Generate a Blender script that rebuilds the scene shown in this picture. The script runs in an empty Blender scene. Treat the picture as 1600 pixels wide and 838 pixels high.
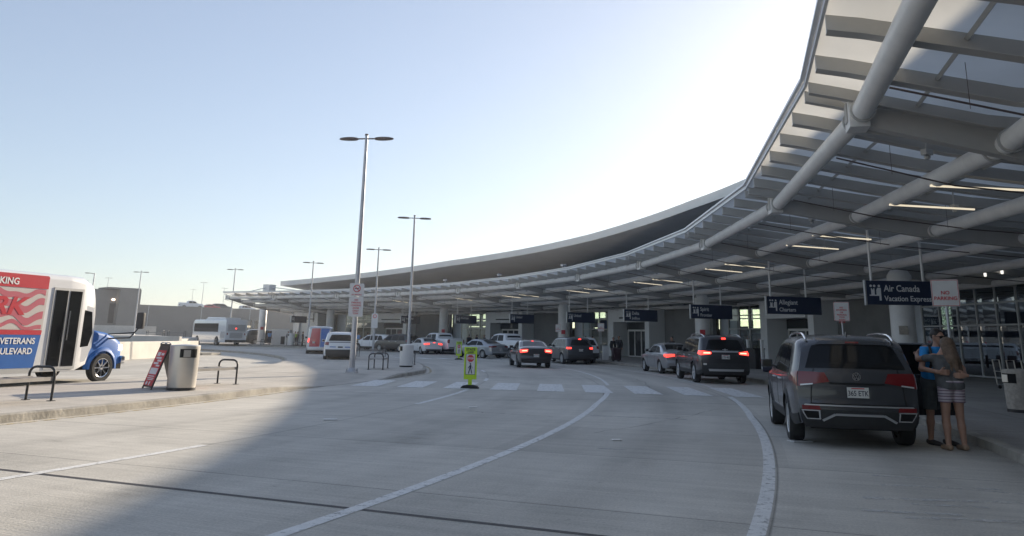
import bpy, bmesh, math, random
import numpy as np
from mathutils import Vector, Matrix, Euler
random.seed(7)
RAD = math.radians
S = bpy.context.scene
COL = S.collection

# ------------------------------------------------------------------ camera, sky, sun, exposure
F_PX, PPX, PPY, HCAM = 1230.0, 800.0, 238.0, 1.58
ROLL = RAD(1.15); PITCH = math.atan(291 * math.cos(ROLL) / F_PX)
_F = np.array([0, math.cos(PITCH), math.sin(PITCH)]); _U0 = np.array([0, -math.sin(PITCH), math.cos(PITCH)]); _R0 = np.array([1., 0, 0])
_R = math.cos(ROLL) * _R0 + math.sin(ROLL) * _U0; _U = -math.sin(ROLL) * _R0 + math.cos(ROLL) * _U0
cam_d = bpy.data.cameras.new('camera'); cam = bpy.data.objects.new('camera', cam_d); COL.objects.link(cam)
cam_d.sensor_fit = 'HORIZONTAL'; cam_d.sensor_width = 36.0; cam_d.lens = 36.0 * F_PX / 1600.0
cam_d.shift_y = -(419.0 - PPY) / 1600.0
cam_d.clip_start = 0.1; cam_d.clip_end = 9000
cam.matrix_world = Matrix(((_R[0], _U[0], -_F[0], 0), (_R[1], _U[1], -_F[1], 0), (_R[2], _U[2], -_F[2], HCAM), (0, 0, 0, 1)))
S.camera = cam

SUN_AZ, SUN_EL = RAD(30.4), RAD(17.0)          # azimuth to the right of +Y
W = bpy.data.worlds.new('World'); S.world = W; W.use_nodes = True
nt = W.node_tree; nt.nodes.clear()
sky = nt.nodes.new('ShaderNodeTexSky'); sky.sky_type = 'NISHITA'; sky.sun_disc = False
sky.sun_elevation = SUN_EL; sky.sun_rotation = SUN_AZ; sky.altitude = 0; sky.air_density = 1.0; sky.dust_density = 0.45; sky.ozone_density = 3.0
bg = nt.nodes.new('ShaderNodeBackground'); bg.inputs['Strength'].default_value = 0.15
wo = nt.nodes.new('ShaderNodeOutputWorld')
hs = nt.nodes.new('ShaderNodeHueSaturation'); hs.inputs['Saturation'].default_value = 0.88; hs.inputs['Hue'].default_value = 0.508
nt.links.new(sky.outputs[0], hs.inputs['Color']); gm_ = nt.nodes.new('ShaderNodeGamma'); gm_.inputs[1].default_value = 0.63
nt.links.new(hs.outputs[0], gm_.inputs[0]); nt.links.new(gm_.outputs[0], bg.inputs[0]); nt.links.new(bg.outputs[0], wo.inputs[0])
sun_d = bpy.data.lights.new('sun', 'SUN'); sun_d.energy = 4.3; sun_d.angle = RAD(0.55); sun_d.color = (1.0, 0.86, 0.68)
sun = bpy.data.objects.new('sun', sun_d); COL.objects.link(sun)
sdir = Vector((math.sin(SUN_AZ) * math.cos(SUN_EL), math.cos(SUN_AZ) * math.cos(SUN_EL), math.sin(SUN_EL)))
sun.rotation_euler = sdir.to_track_quat('Z', 'Y').to_euler(); sun.location = (0, 0, 60)
S.view_settings.view_transform = 'Standard'; S.view_settings.look = 'None'; S.view_settings.gamma = 1.0
S.view_settings.use_curve_mapping = False; S.view_settings.exposure = 1.05
S.render.engine = 'CYCLES'

# ------------------------------------------------------------------ placing helpers: the whole forecourt is concentric about O
OX, OY = -65.2, 33.0
def P(R, ph, z=0.0):
    a = RAD(ph); return (OX + R * math.cos(a), OY + R * math.sin(a), z)
def polar(x, y):
    return math.hypot(x - OX, y - OY), math.degrees(math.atan2(y - OY, x - OX))
def ray(px, py):
    return (px - PPX) * _R + (PPY - py) * _U + F_PX * _F
def G(px, py, z=0.0):                     # ground point seen at a pixel of the photograph
    d = ray(px, py); t = (z - HCAM) / d[2]; return (d[0] * t, d[1] * t, z)
def D(px, py, dep):                       # point at forward distance dep
    d = ray(px, py); t = dep / d[1]; return (d[0] * t, dep, HCAM + d[2] * t)
def onR(px, R, py=527.0, z=0.0):          # point on the circle R in the direction of a pixel column
    d = ray(px, py); a = d[0] ** 2 + d[1] ** 2; b = 2 * (-d[0] * OX - d[1] * OY); c = OX * OX + OY * OY - R * R
    t = (-b + math.sqrt(b * b - 4 * a * c)) / (2 * a); return (d[0] * t, d[1] * t, z)

# ------------------------------------------------------------------ materials
def mat(name, col, rough=0.6, metal=0.0, var=0.0, vscale=3.0, bump=0.0, bscale=20.0, coat=0.0, emit=None, estr=0.0, spec=None, grime=0.0):
    m = bpy.data.materials.new(name); m.use_nodes = True
    n = m.node_tree; b = n.nodes['Principled BSDF']
    b.inputs['Base Color'].default_value = (*col, 1); b.inputs['Roughness'].default_value = rough; b.inputs['Metallic'].default_value = metal
    if coat: b.inputs['Coat Weight'].default_value = coat; b.inputs['Coat Roughness'].default_value = 0.06
    if spec is not None: b.inputs['Specular IOR Level'].default_value = spec
    if emit: b.inputs['Emission Color'].default_value = (*emit, 1); b.inputs['Emission Strength'].default_value = estr
    tc = n.nodes.new('ShaderNodeTexCoord')
    if var:
        no = n.nodes.new('ShaderNodeTexNoise'); no.inputs['Scale'].default_value = vscale; no.inputs['Detail'].default_value = 6; no.inputs['Roughness'].default_value = 0.65
        n.links.new(tc.outputs['Object'], no.inputs['Vector'])
        r = n.nodes.new('ShaderNodeValToRGB'); lo = tuple(c * (1 - var) for c in col); hi = tuple(min(1, c * (1 + var)) for c in col)
        r.color_ramp.elements[0].position = 0.3; r.color_ramp.elements[1].position = 0.7
        r.color_ramp.elements[0].color = (*lo, 1); r.color_ramp.elements[1].color = (*hi, 1)
        n.links.new(no.outputs['Fac'], r.inputs[0]); n.links.new(r.outputs[0], b.inputs['Base Color'])
    if grime:
        ng = n.nodes.new('ShaderNodeTexNoise'); ng.inputs['Scale'].default_value = 9; ng.inputs['Detail'].default_value = 8
        n.links.new(tc.outputs['Object'], ng.inputs['Vector'])
        mr = n.nodes.new('ShaderNodeMapRange'); mr.inputs[1].default_value = 0.35; mr.inputs[2].default_value = 0.7
        mr.inputs[3].default_value = max(0.02, rough - grime); mr.inputs[4].default_value = min(1, rough + grime)
        n.links.new(ng.outputs['Fac'], mr.inputs[0]); n.links.new(mr.outputs[0], b.inputs['Roughness'])
    if bump:
        nb = n.nodes.new('ShaderNodeTexNoise'); nb.inputs['Scale'].default_value = bscale; nb.inputs['Detail'].default_value = 5
        n.links.new(tc.outputs['Object'], nb.inputs['Vector'])
        bu = n.nodes.new('ShaderNodeBump'); bu.inputs['Strength'].default_value = bump; bu.inputs['Distance'].default_value = 0.02
        n.links.new(nb.outputs['Fac'], bu.inputs['Height']); n.links.new(bu.outputs[0], b.inputs['Normal'])
    return m

def glass(name, tint, refl=0.12, rough=0.02):
    m = bpy.data.materials.new(name); m.use_nodes = True; n = m.node_tree; n.nodes.clear()
    t = n.nodes.new('ShaderNodeBsdfTransparent'); t.inputs[0].default_value = (*tint, 1)
    g = n.nodes.new('ShaderNodeBsdfGlossy'); g.inputs['Roughness'].default_value = rough; g.inputs[0].default_value = (0.9, 0.95, 1, 1)
    fr = n.nodes.new('ShaderNodeFresnel'); gm = n.nodes.new('ShaderNodeNewGeometry'); io = n.nodes.new('ShaderNodeMapRange'); io.inputs[3].default_value = 1.5; io.inputs[4].default_value = 1 / 1.5
    n.links.new(gm.outputs['Backfacing'], io.inputs[0]); n.links.new(io.outputs[0], fr.inputs[0])
    ad = n.nodes.new('ShaderNodeMath'); ad.operation = 'ADD'; ad.use_clamp = True; ad.inputs[1].default_value = refl
    mx = n.nodes.new('ShaderNodeMixShader'); o = n.nodes.new('ShaderNodeOutputMaterial')
    n.links.new(fr.outputs[0], ad.inputs[0]); n.links.new(ad.outputs[0], mx.inputs[0]); n.links.new(t.outputs[0], mx.inputs[1]); n.links.new(g.outputs[0], mx.inputs[2]); n.links.new(mx.outputs[0], o.inputs[0])
    return m

def concrete_polar(name, base, tine=True, joints=True, warm=0.0, ang_joint=3.55, rad_lines=(59.9, 64.4, 68.6, 72.2)):
    """brushed road concrete: slabs, joints and tining follow the curve of the road about O"""
    m = bpy.data.materials.new(name); m.use_nodes = True; n = m.node_tree; N = n.nodes; L = n.links; b = N['Principled BSDF']
    b.inputs['Roughness'].default_value = 0.85; b.inputs['Specular IOR Level'].default_value = 0.35
    geo = N.new('ShaderNodeNewGeometry'); sub = N.new('ShaderNodeVectorMath'); sub.operation = 'SUBTRACT'; sub.inputs[1].default_value = (OX, OY, 0)
    L.new(geo.outputs['Position'], sub.inputs[0]); sp = N.new('ShaderNodeSeparateXYZ'); L.new(sub.outputs[0], sp.inputs[0])
    def M(op, a, c=None, clamp=False):
        x = N.new('ShaderNodeMath'); x.operation = op; x.use_clamp = clamp
        for i, v in enumerate((a, c)):
            if v is None: continue
            if isinstance(v, (int, float)): x.inputs[i].default_value = v
            else: L.new(v, x.inputs[i])
        return x.outputs[0]
    X, Y = sp.outputs[0], sp.outputs[1]
    Rr = M('SQRT', M('ADD', M('MULTIPLY', X, X), M('MULTIPLY', Y, Y)))
    A = M('MULTIPLY', M('ARCTAN2', Y, X), 70.0)                       # metres along the arc
    cv = N.new('ShaderNodeCombineXYZ'); L.new(Rr, cv.inputs[0]); L.new(A, cv.inputs[1])
    def noise(scale, detail=5, vec=None, stretch=None):
        no = N.new('ShaderNodeTexNoise'); no.inputs['Scale'].default_value = scale; no.inputs['Detail'].default_value = detail; no.inputs['Roughness'].default_value = 0.6
        v = vec or cv.outputs[0]
        if stretch:
            mp = N.new('ShaderNodeVectorMath'); mp.operation = 'MULTIPLY'; mp.inputs[1].default_value = stretch; L.new(v, mp.inputs[0]); v = mp.outputs[0]
        L.new(v, no.inputs['Vector']); return no.outputs['Fac']
    big = noise(0.16, 4); mid = noise(1.1, 6); fine = noise(38.0, 3); streak = noise(1.0, 5, stretch=(0.35, 5.0, 1)); tn = noise(1.0, 2, stretch=(0.8, 30.0, 1)); wheel = noise(1.0, 3, stretch=(1.3, 0.05, 1))
    v = M('ADD', M('MULTIPLY', M('SUBTRACT', big, 0.5), 0.5), 1.0)
    v = M('ADD', v, M('MULTIPLY', M('SUBTRACT', mid, 0.5), 0.34))
    v = M('ADD', v, M('MULTIPLY', M('SUBTRACT', fine, 0.5), 0.75))
    v = M('ADD', v, M('MULTIPLY', M('SUBTRACT', streak, 0.5), 0.42))
    v = M('ADD', v, M('MULTIPLY', M('SUBTRACT', wheel, 0.5), 0.42))
    if tine: v = M('ADD', v, M('MULTIPLY', M('SUBTRACT', tn, 0.5), 0.34))
    if tine:          # oil along the lane centres, grit in the gutter
        for rc in (73.9, 70.3, 66.4, 62.2):
            ln = M('MULTIPLY', M('SUBTRACT', 1.0, M('DIVIDE', M('ABSOLUTE', M('SUBTRACT', Rr, rc)), 0.55), True), noise(0.7, 6, stretch=(1, 0.25, 1)))
            v = M('SUBTRACT', v, M('MULTIPLY', ln, 0.26))
        gt = M('MULTIPLY', M('DIVIDE', M('SUBTRACT', Rr, 74.7), 0.8, True), noise(1.6, 6)); v = M('SUBTRACT', v, M('MULTIPLY', gt, 0.75))
    # dark drips and tyre marks
    st = M('MULTIPLY', M('SUBTRACT', noise(0.55, 8, stretch=(1.0, 0.55, 1)), 0.56, True), 2.6, True)
    v = M('SUBTRACT', v, M('MULTIPLY', st, 0.55))
    sp_ = M('MULTIPLY', M('SUBTRACT', noise(5.5, 3), 0.66, True), 7.0, True); v = M('SUBTRACT', v, M('MULTIPLY', sp_, 0.30))
    if joints:
        fr = M('FRACT', M('DIVIDE', M('ADD', A, 600.3), ang_joint)); d = M('MULTIPLY', M('MINIMUM', fr, M('SUBTRACT', 1.0, fr)), ang_joint)
        j = M('SUBTRACT', 1.0, M('DIVIDE', d, 0.024, True))
        for rl in rad_lines:
            dd = M('ABSOLUTE', M('SUBTRACT', Rr, rl)); j = M('MAXIMUM', j, M('SUBTRACT', 1.0, M('DIVIDE', dd, 0.022, True)))
        v = M('MULTIPLY', v, M('SUBTRACT', 1.0, M('MULTIPLY', j, 0.55)))
        # each slab has its own tone
        fl = N.new('ShaderNodeCombineXYZ'); L.new(M('FLOOR', M('DIVIDE', M('ADD', A, 600.3), ang_joint)), fl.inputs[0]); L.new(M('FLOOR', M('DIVIDE', M('SUBTRACT', Rr, 59.9), 4.15)), fl.inputs[1])
        wn = N.new('ShaderNodeTexWhiteNoise'); L.new(fl.outputs[0], wn.inputs['Vector'])
        v = M('MULTIPLY', v, M('ADD', 0.94, M('MULTIPLY', wn.outputs['Value'], 0.12)))
    col = N.new('ShaderNodeVectorMath'); col.operation = 'SCALE'; col.inputs[0].default_value = base; L.new(v, col.inputs['Scale']); L.new(col.outputs[0], b.inputs['Base Color'])
    bu = N.new('ShaderNodeBump'); bu.inputs['Strength'].default_value = 0.5; bu.inputs['Distance'].default_value = 0.008
    L.new(M('ADD', fine, M('MULTIPLY', tn, 1.2)), bu.inputs['Height']); L.new(bu.outputs[0], b.inputs['Normal'])
    return m

def worn_paint(name, col, cover=0.5, scale=7.0):
    """paint with patches worn through to whatever lies below"""
    m = mat(name, col, 0.75, var=0.12, vscale=6, bump=0.15, bscale=60); n = m.node_tree; b = n.nodes['Principled BSDF']
    g = n.nodes.new('ShaderNodeNewGeometry'); no = n.nodes.new('ShaderNodeTexNoise'); no.inputs['Scale'].default_value = scale; no.inputs['Detail'].default_value = 9; no.inputs['Roughness'].default_value = 0.75
    n.links.new(g.outputs['Position'], no.inputs['Vector'])
    mr = n.nodes.new('ShaderNodeMapRange'); mr.inputs[1].default_value = 0.62 - 0.5 * cover + 0.06; mr.inputs[2].default_value = 0.62 - 0.5 * cover + 0.22
    mr.inputs[3].default_value = 0.0; mr.inputs[4].default_value = min(1.0, cover + 0.25)
    n.links.new(no.outputs['Fac'], mr.inputs[0]); n.links.new(mr.outputs[0], b.inputs['Alpha'])
    return m

M_ = {}
M_['road'] = concrete_polar('road concrete', (0.49, 0.468, 0.418))
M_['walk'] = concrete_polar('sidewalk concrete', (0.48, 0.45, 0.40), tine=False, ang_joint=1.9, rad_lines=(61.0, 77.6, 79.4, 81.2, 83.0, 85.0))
M_['walk_shaded'] = concrete_polar('shade darkened pavement concrete', (0.30, 0.285, 0.265), tine=False, ang_joint=1.9, rad_lines=(77.6, 79.4, 81.2, 83.0, 85.0))  # sidewalk concrete with the canopy's shade darkened into its colour
M_['kerb'] = mat('kerb concrete', (0.33, 0.31, 0.27), 0.9, var=0.35, vscale=1.6, bump=0.6, bscale=14)
M_['ground'] = mat('ground far', (0.30, 0.29, 0.26), 0.95, var=0.2, vscale=0.05)
M_['paint'] = worn_paint('white road paint', (0.70, 0.70, 0.68), 0.74, 9.0)
M_['faint'] = worn_paint('faded road paint', (0.62, 0.61, 0.59), 0.50, 5.0)
M_['yellow'] = worn_paint('yellow kerb line', (0.50, 0.36, 0.12), 0.5, 3.0)
M_['seal'] = mat('joint sealant', (0.045, 0.04, 0.04), 0.7, var=0.4, vscale=8)
M_['steelw'] = mat('white painted steel', (0.74, 0.73, 0.71), 0.45, var=0.08, vscale=1.5, grime=0.12)
M_['steelg'] = mat('grey painted steel', (0.42, 0.42, 0.41), 0.5, var=0.1, vscale=1.2, grime=0.1)
M_['beam'] = mat('beam paint', (0.42, 0.412, 0.395), 0.55, var=0.1, vscale=0.8)
M_['fascia'] = mat('fascia aluminium', (0.70, 0.71, 0.72), 0.35, 0.3, var=0.05, vscale=0.6)
M_['soffit'] = mat('roof soffit', (0.66, 0.71, 0.78), 0.6, var=0.08, vscale=0.4)
M_['precast'] = mat('precast wall', (0.21, 0.21, 0.21), 0.85, var=0.14, vscale=0.7, bump=0.25, bscale=12)
M_['portal'] = mat('white portal panel', (0.80, 0.81, 0.82), 0.4, var=0.04, vscale=0.8)
M_['dark'] = mat('dark recess', (0.03, 0.03, 0.032), 0.8)
M_['int'] = mat('interior wall', (0.16, 0.15, 0.14), 0.8, var=0.15, vscale=0.5)
M_['alu'] = mat('aluminium frame', (0.45, 0.46, 0.47), 0.4, 0.7)
M_['black'] = mat('black metal', (0.02, 0.02, 0.022), 0.4, var=0.3, vscale=5)
M_['rubber'] = mat('black rubber', (0.022, 0.022, 0.022), 0.85, var=0.3, vscale=6)
M_['glassrefl'] = glass('mirror coated glass', (0.30, 0.36, 0.38), 0.22)
M_['glass'] = glass('clear glass', (0.86, 0.90, 0.88), 0.03)
M_['glassgreen'] = glass('green tinted glass', (0.86, 0.93, 0.84), 0.02)
M_['doorglass'] = mat('dark door glass', (0.03, 0.034, 0.036), 0.05, spec=0.7)
M_['navy'] = mat('navy sign face', (0.012, 0.023, 0.058), 0.45)
M_['white'] = mat('white lettering', (0.72, 0.72, 0.72), 0.5)
M_['signw'] = mat('white sign sheet', (0.66, 0.65, 0.63), 0.45, var=0.05, vscale=3)
M_['red'] = mat('red sign ink', (0.55, 0.035, 0.045), 0.5)
M_['lime'] = mat('fluorescent yellow green', (0.50, 0.72, 0.03), 0.45, var=0.08, vscale=6)
M_['pole'] = mat('galvanised pole', (0.42, 0.43, 0.45), 0.42, 0.45, var=0.12, vscale=3)
M_['lamphead'] = mat('dark lamp head', (0.11, 0.085, 0.08), 0.5, 0.2)
M_['stainless'] = mat('brushed stainless', (0.62, 0.59, 0.54), 0.36, 0.85, var=0.05, vscale=2.5)
M_['striplight'] = mat('strip light', (0.9, 0.85, 0.7), 0.5, emit=(1.0, 0.86, 0.62), estr=0.38)
M_['downlight'] = mat('downlight lens', (0.9, 0.9, 0.9), 0.5, emit=(1.0, 0.95, 0.85), estr=0.6)
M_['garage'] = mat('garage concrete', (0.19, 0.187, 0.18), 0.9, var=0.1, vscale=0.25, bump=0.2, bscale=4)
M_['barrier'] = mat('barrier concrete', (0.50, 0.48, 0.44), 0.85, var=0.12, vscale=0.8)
M_['beige'] = mat('beige cast stone', (0.40, 0.36, 0.31), 0.9, var=0.25, vscale=14, bump=0.4, bscale=40)
M_['chrome'] = mat('chrome', (0.75, 0.75, 0.76), 0.12, 1.0)
M_['silver'] = mat('satin silver trim', (0.55, 0.56, 0.57), 0.35, 0.7)
M_['clad'] = mat('black plastic cladding', (0.028, 0.029, 0.03), 0.65, var=0.15, vscale=10)
M_['tint'] = mat('tinted car glass', (0.008, 0.009, 0.010), 0.06, spec=0.28)
M_['tail'] = mat('red lamp lens', (0.17, 0.008, 0.010), 0.12, coat=0.6)
M_['brake'] = mat('lit brake lamp', (0.6, 0.03, 0.03), 0.3, emit=(1.0, 0.05, 0.035), estr=1.5)
M_['brakehot'] = mat('lit brake lamp core', (0.8, 0.2, 0.15), 0.3, emit=(1.0, 0.22, 0.14), estr=3)
M_['clearlens'] = mat('clear lamp lens', (0.65, 0.65, 0.64), 0.1, 0.2, coat=0.8)
M_['headlit'] = mat('lit headlamp', (0.9, 0.85, 0.8), 0.3, emit=(1.0, 0.72, 0.5), estr=4)
M_['plate'] = mat('number plate', (0.62, 0.62, 0.58), 0.5)
M_['ink'] = mat('dark ink', (0.02, 0.025, 0.05), 0.6)
M_['seam'] = mat('panel gap', (0.006, 0.006, 0.006), 0.9)
def paintm(name, col, metal=0.0, rough=0.32):
    return mat(name, col, rough, metal, coat=1.0)
M_['p_grey'] = mat('grey car paint', (0.058, 0.061, 0.068), 0.26, 0.3, coat=0.55)
M_['p_dark'] = paintm('charcoal car paint', (0.03, 0.03, 0.034), 0.4)
M_['p_black'] = paintm('black car paint', (0.012, 0.012, 0.013), 0.2)
M_['p_silver'] = paintm('silver car paint', (0.36, 0.38, 0.41), 0.75)
M_['p_white'] = paintm('white car paint', (0.70, 0.71, 0.72), 0.0, 0.3)
M_['p_slate'] = paintm('slate car paint', (0.06, 0.065, 0.075), 0.5)
M_['p_red'] = paintm('red paint', (0.42, 0.03, 0.05))
M_['p_blue'] = paintm('blue paint', (0.03, 0.13, 0.42))
M_['w_red'] = mat('red bus wrap', (0.48, 0.025, 0.045), 0.5, var=0.06, vscale=2, spec=0.2)
M_['w_blue'] = mat('blue bus wrap', (0.015, 0.11, 0.38), 0.5, var=0.06, vscale=2, spec=0.2)
M_['skin'] = mat('skin', (0.38, 0.22, 0.155), 0.55, var=0.1, vscale=9)
M_['skind'] = mat('tanned skin', (0.24, 0.13, 0.085), 0.55, var=0.1, vscale=9)
def cloth(name, col): return mat(name, col, 0.9, var=0.22, vscale=14, bump=0.5, bscale=30)

# ------------------------------------------------------------------ mesh builder
class MB:
    def __init__(s): s.v = []; s.f = []; s.m = []
    def add(s, vs, fs, mi=0, T=None):
        o = len(s.v)
        for p in vs:
            if T is not None: p = T @ Vector(p)
            s.v.append((p[0], p[1], p[2]))
        for f in fs: s.f.append(tuple(o + i for i in f)); s.m.append(mi)
        return s
    def box(s, c, size, rz=0.0, mi=0, T=None):
        hx, hy, hz = size[0] / 2, size[1] / 2, size[2] / 2; ca, sa = math.cos(rz), math.sin(rz); vs = []
        for z in (-hz, hz):
            for x, y in ((-hx, -hy), (hx, -hy), (hx, hy), (-hx, hy)): vs.append((c[0] + x * ca - y * sa, c[1] + x * sa + y * ca, c[2] + z))
        return s.add(vs, [(3, 2, 1, 0), (4, 5, 6, 7), (0, 1, 5, 4), (1, 2, 6, 5), (2, 3, 7, 6), (3, 0, 4, 7)], mi, T)
    def tube(s, pts, r, n=10, mi=0, cap=True, T=None):
        pts = [Vector(p) for p in pts]; rs = r if isinstance(r, (list, tuple)) else [r] * len(pts); vs = []; fs = []
        up0 = None
        for i, p in enumerate(pts):
            d = (pts[min(i + 1, len(pts) - 1)] - pts[max(i - 1, 0)]).normalized()
            up = Vector((0, 0, 1)) if abs(d.z) < 0.95 else Vector((1, 0, 0))
            if up0 is not None: up = up0
            a = d.cross(up)
            if a.length < 1e-4: a = d.cross(Vector((0, 1, 0)))
            a.normalize(); b = a.cross(d).normalized(); up0 = b
            for k in range(n):
                t = 2 * math.pi * k / n; vs.append(p + (a * math.cos(t) + b * math.sin(t)) * rs[i])
        for i in range(len(pts) - 1):
            for k in range(n): fs.append((i * n + k, i * n + (k + 1) % n, (i + 1) * n + (k + 1) % n, (i + 1) * n + k))
        if cap: fs.append(tuple(range(n))[::-1]); fs.append(tuple((len(pts) - 1) * n + k for k in range(n)))
        return s.add(vs, fs, mi, T)
    def lathe(s, prof, n=24, c=(0, 0, 0), mi=0, T=None):                 # prof: (radius, z)
        vs = []; fs = []; m = len(prof)
        for k in range(n):
            t = 2 * math.pi * k / n
            for r, z in prof: vs.append((c[0] + r * math.cos(t), c[1] + r * math.sin(t), c[2] + z))
        for k in range(n):
            for i in range(m - 1): fs.append((k * m + i, ((k + 1) % n) * m + i, ((k + 1) % n) * m + i + 1, k * m + i + 1))
        return s.add(vs, fs, mi, T)
    def prism(s, poly, depth, T=None, mi=0):                            # poly in XZ (local), thickness along +Y
        n = len(poly); vs = [(x, 0, z) for x, z in poly] + [(x, depth, z) for x, z in poly]
        fs = [tuple(range(n)), tuple(range(2 * n - 1, n - 1, -1))] + [(i, i + n, (i + 1) % n + n, (i + 1) % n) for i in range(n)]
        return s.add(vs, fs, mi, T)
    def sector(s, R0, R1, p0, p1, z0, z1, step=1.0, mi=0, zt1=None, zb1=None):   # curved slab about O; zt1/zb1: heights at R1
        n = max(1, int(math.ceil(abs(p1 - p0) / step))); vs = []; fs = []
        zt1 = z1 if zt1 is None else zt1; zb1 = z0 if zb1 is None else zb1
        for i in range(n + 1):
            ph = p0 + (p1 - p0) * i / n
            vs += [P(R0, ph, z0), P(R1, ph, zb1), P(R1, ph, zt1), P(R0, ph, z1)]
        for i in range(n):
            a, b = 4 * i, 4 * i + 4
            for k in range(4): fs.append((a + k, a + (k + 1) % 4, b + (k + 1) % 4, b + k))
        fs += [(0, 3, 2, 1), (4 * n, 4 * n + 1, 4 * n + 2, 4 * n + 3)]
        return s.add(vs, fs, mi)
    def sheet(s, R0, R1, p0, p1, z, step=1.0, mi=0):
        n = max(1, int(math.ceil(abs(p1 - p0) / step))); vs = []; fs = []
        for i in range(n + 1):
            ph = p0 + (p1 - p0) * i / n
            r0 = R0(ph) if callable(R0) else R0; r1 = R1(ph) if callable(R1) else R1
            vs += [P(r0, ph, z), P(r1, ph, z)]
        for i in range(n): fs.append((2 * i, 2 * i + 1, 2 * i + 3, 2 * i + 2))
        return s.add(vs, fs, mi)
    def build(s, name, mats, parent=None, smooth=None, bevel=0.0, weld=False, flat_normals=False):
        me = bpy.data.meshes.new(name); me.from_pydata(s.v, [], s.f); me.update()
        if not isinstance(mats, (list, tuple)): mats = [mats]
        for m in mats: me.materials.append(m)
        if len(mats) > 1: me.polygons.foreach_set('material_index', s.m)
        bm = bmesh.new(); bm.from_mesh(me)
        if weld: bmesh.ops.remove_doubles(bm, verts=bm.verts, dist=0.0008)
        if not flat_normals: bmesh.ops.recalc_face_normals(bm, faces=bm.faces)
        if bevel:
            es = [e for e in bm.edges if len(e.link_faces) == 2 and e.calc_face_angle(0) > 0.6]
            bmesh.ops.bevel(bm, geom=es, offset=bevel, segments=2, profile=0.6, affect='EDGES', clamp_overlap=True)
        bm.to_mesh(me); bm.free()
        if smooth is not None:
            me.polygons.foreach_set('use_smooth', [True] * len(me.polygons))
            try: me.set_sharp_from_angle(angle=RAD(smooth))
            except Exception: pass
        o = bpy.data.objects.new(name, me); COL.objects.link(o)
        if parent is not None: o.parent = parent
        return o
def thing(name, label, cat, loc=(0, 0, 0), rz=0.0, group=None, scale=1.0):
    o = bpy.data.objects.new(name, None); COL.objects.link(o); o.location = loc; o.rotation_euler = (0, 0, rz); o.empty_display_size = 0.3
    o.scale = (scale,) * 3; o['label'] = label; o['category'] = cat
    if group: o['group'] = group
    return o
def tag(o, label=None, cat=None, group=None, kind=None):
    for k, v in (('label', label), ('category', cat), ('group', group), ('kind', kind)):
        if v: o[k] = v
    return o
def copy_tree(o, parent=None, loc=None, rz=None, label=None):
    c = o.copy(); COL.objects.link(c); c.parent = parent
    if parent is not None: c.matrix_parent_inverse = o.matrix_parent_inverse.copy()
    if loc is not None: c.location = loc
    if rz is not None: c.rotation_euler = (0, 0, rz)
    if label: c['label'] = label
    for ch in [x for x in bpy.data.objects if x.parent == o]: copy_tree(ch, c)
    return c

_tc = {}
def text_geo(txt, size, bold=0.0, align='LEFT', ext=0.002, shear=0.0):
    """letter outlines as a mesh in the XZ plane facing -Y"""
    cu = bpy.data.curves.new('lettering', 'FONT'); cu.body = txt; cu.size = size; cu.align_x = align; cu.extrude = ext; cu.offset = bold * size; cu.shear = shear; cu.resolution_u = 3
    o = bpy.data.objects.new('lettering_tmp', cu); COL.objects.link(o)
    dg = bpy.context.evaluated_depsgraph_get(); dg.update()
    me = bpy.data.meshes.new_from_object(o.evaluated_get(dg))
    vs = [(v.co.x, -v.co.z, v.co.y) for v in me.vertices]; fs = [tuple(p.vertices) for p in me.polygons]
    bpy.data.objects.remove(o); bpy.data.curves.remove(cu); bpy.data.meshes.remove(me)
    return vs, fs
def add_text(mb, txt, size, pos, bold=0.02, align='LEFT', mi=0, T=None, sx=1.0, shear=0.0):
    vs, fs = text_geo(txt, size, bold, align, shear=shear)
    mb.add([(x * sx + pos[0], y + pos[1], z + pos[2]) for x, y, z in vs], fs, mi, T)

# ------------------------------------------------------------------ ground, roads, pavements
g = MB(); g.add([(-1500, -1500, -0.012), (1500, -1500, -0.012), (1500, 1500, -0.012), (-1500, 1500, -0.012)], [(0, 1, 2, 3)]); tag(g.build('ground', M_['ground']), kind='structure')
g = MB(); g.sheet(2.0, 75.5, -75, 150, 0.0, 1.0); tag(g.build('road', M_['road']), kind='structure')
def isl(ph):                      # outer kerb line of the island
    if ph < -9: return 59.65
    if ph > 3: return 61.6
    return 59.65 + (61.6 - 59.65) * (ph + 9) / 12
def isl_z(ph):                    # kerb drops to the road at the crossing
    if -6.9 < ph < -2.6: return 0.006
    if ph <= -6.9: return 0.006 + 0.144 * min(1, (-6.9 - ph) / 3.2)
    return 0.006 + 0.144 * min(1, (ph + 2.6) / 2.0)
g = MB(); k = MB(); ang = [-40 + 0.5 * i for i in range(0, 213)]; vs = []; fs = []; kv = []; kf = []
for i, ph in enumerate(ang):
    z = isl_z(ph); ro = isl(ph); ri = 54.3
    vs += [P(ri, ph, 0.15), P(ri + 1.8, ph, 0.15), P(ro - 1.8, ph, 0.15 if z > 0.1 else z + 0.08), P(ro - 0.16, ph, z)]
    kv += [P(ro - 0.16, ph, z), P(ro - 0.03, ph, z), P(ro, ph, z - 0.02), P(ro + 0.015, ph, -0.01), P(ri, ph, 0.15), P(ri - 0.13, ph, 0.146), P(ri - 0.15, ph, -0.01)]
    if i:
        a, b = 4 * (i - 1), 4 * i
        for q in range(3): fs.append((a + q, a + q + 1, b + q + 1, b + q))
        a, b = 7 * (i - 1), 7 * i
        for q in (0, 1, 2, 4, 5): kf.append((a + q, a + q + 1, b + q + 1, b + q))
g.add(vs, fs); k.add(kv, kf)
tag(g.build('pavement', M_['walk'], smooth=30), kind='structure'); tag(k.build('kerb', M_['kerb'], smooth=35), kind='structure')
g = MB(); g.sheet(75.68, 125.0, -60, 92, 0.15, 1.0); tag(g.build('pavement', M_['walk_shaded']), kind='structure')
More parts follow.
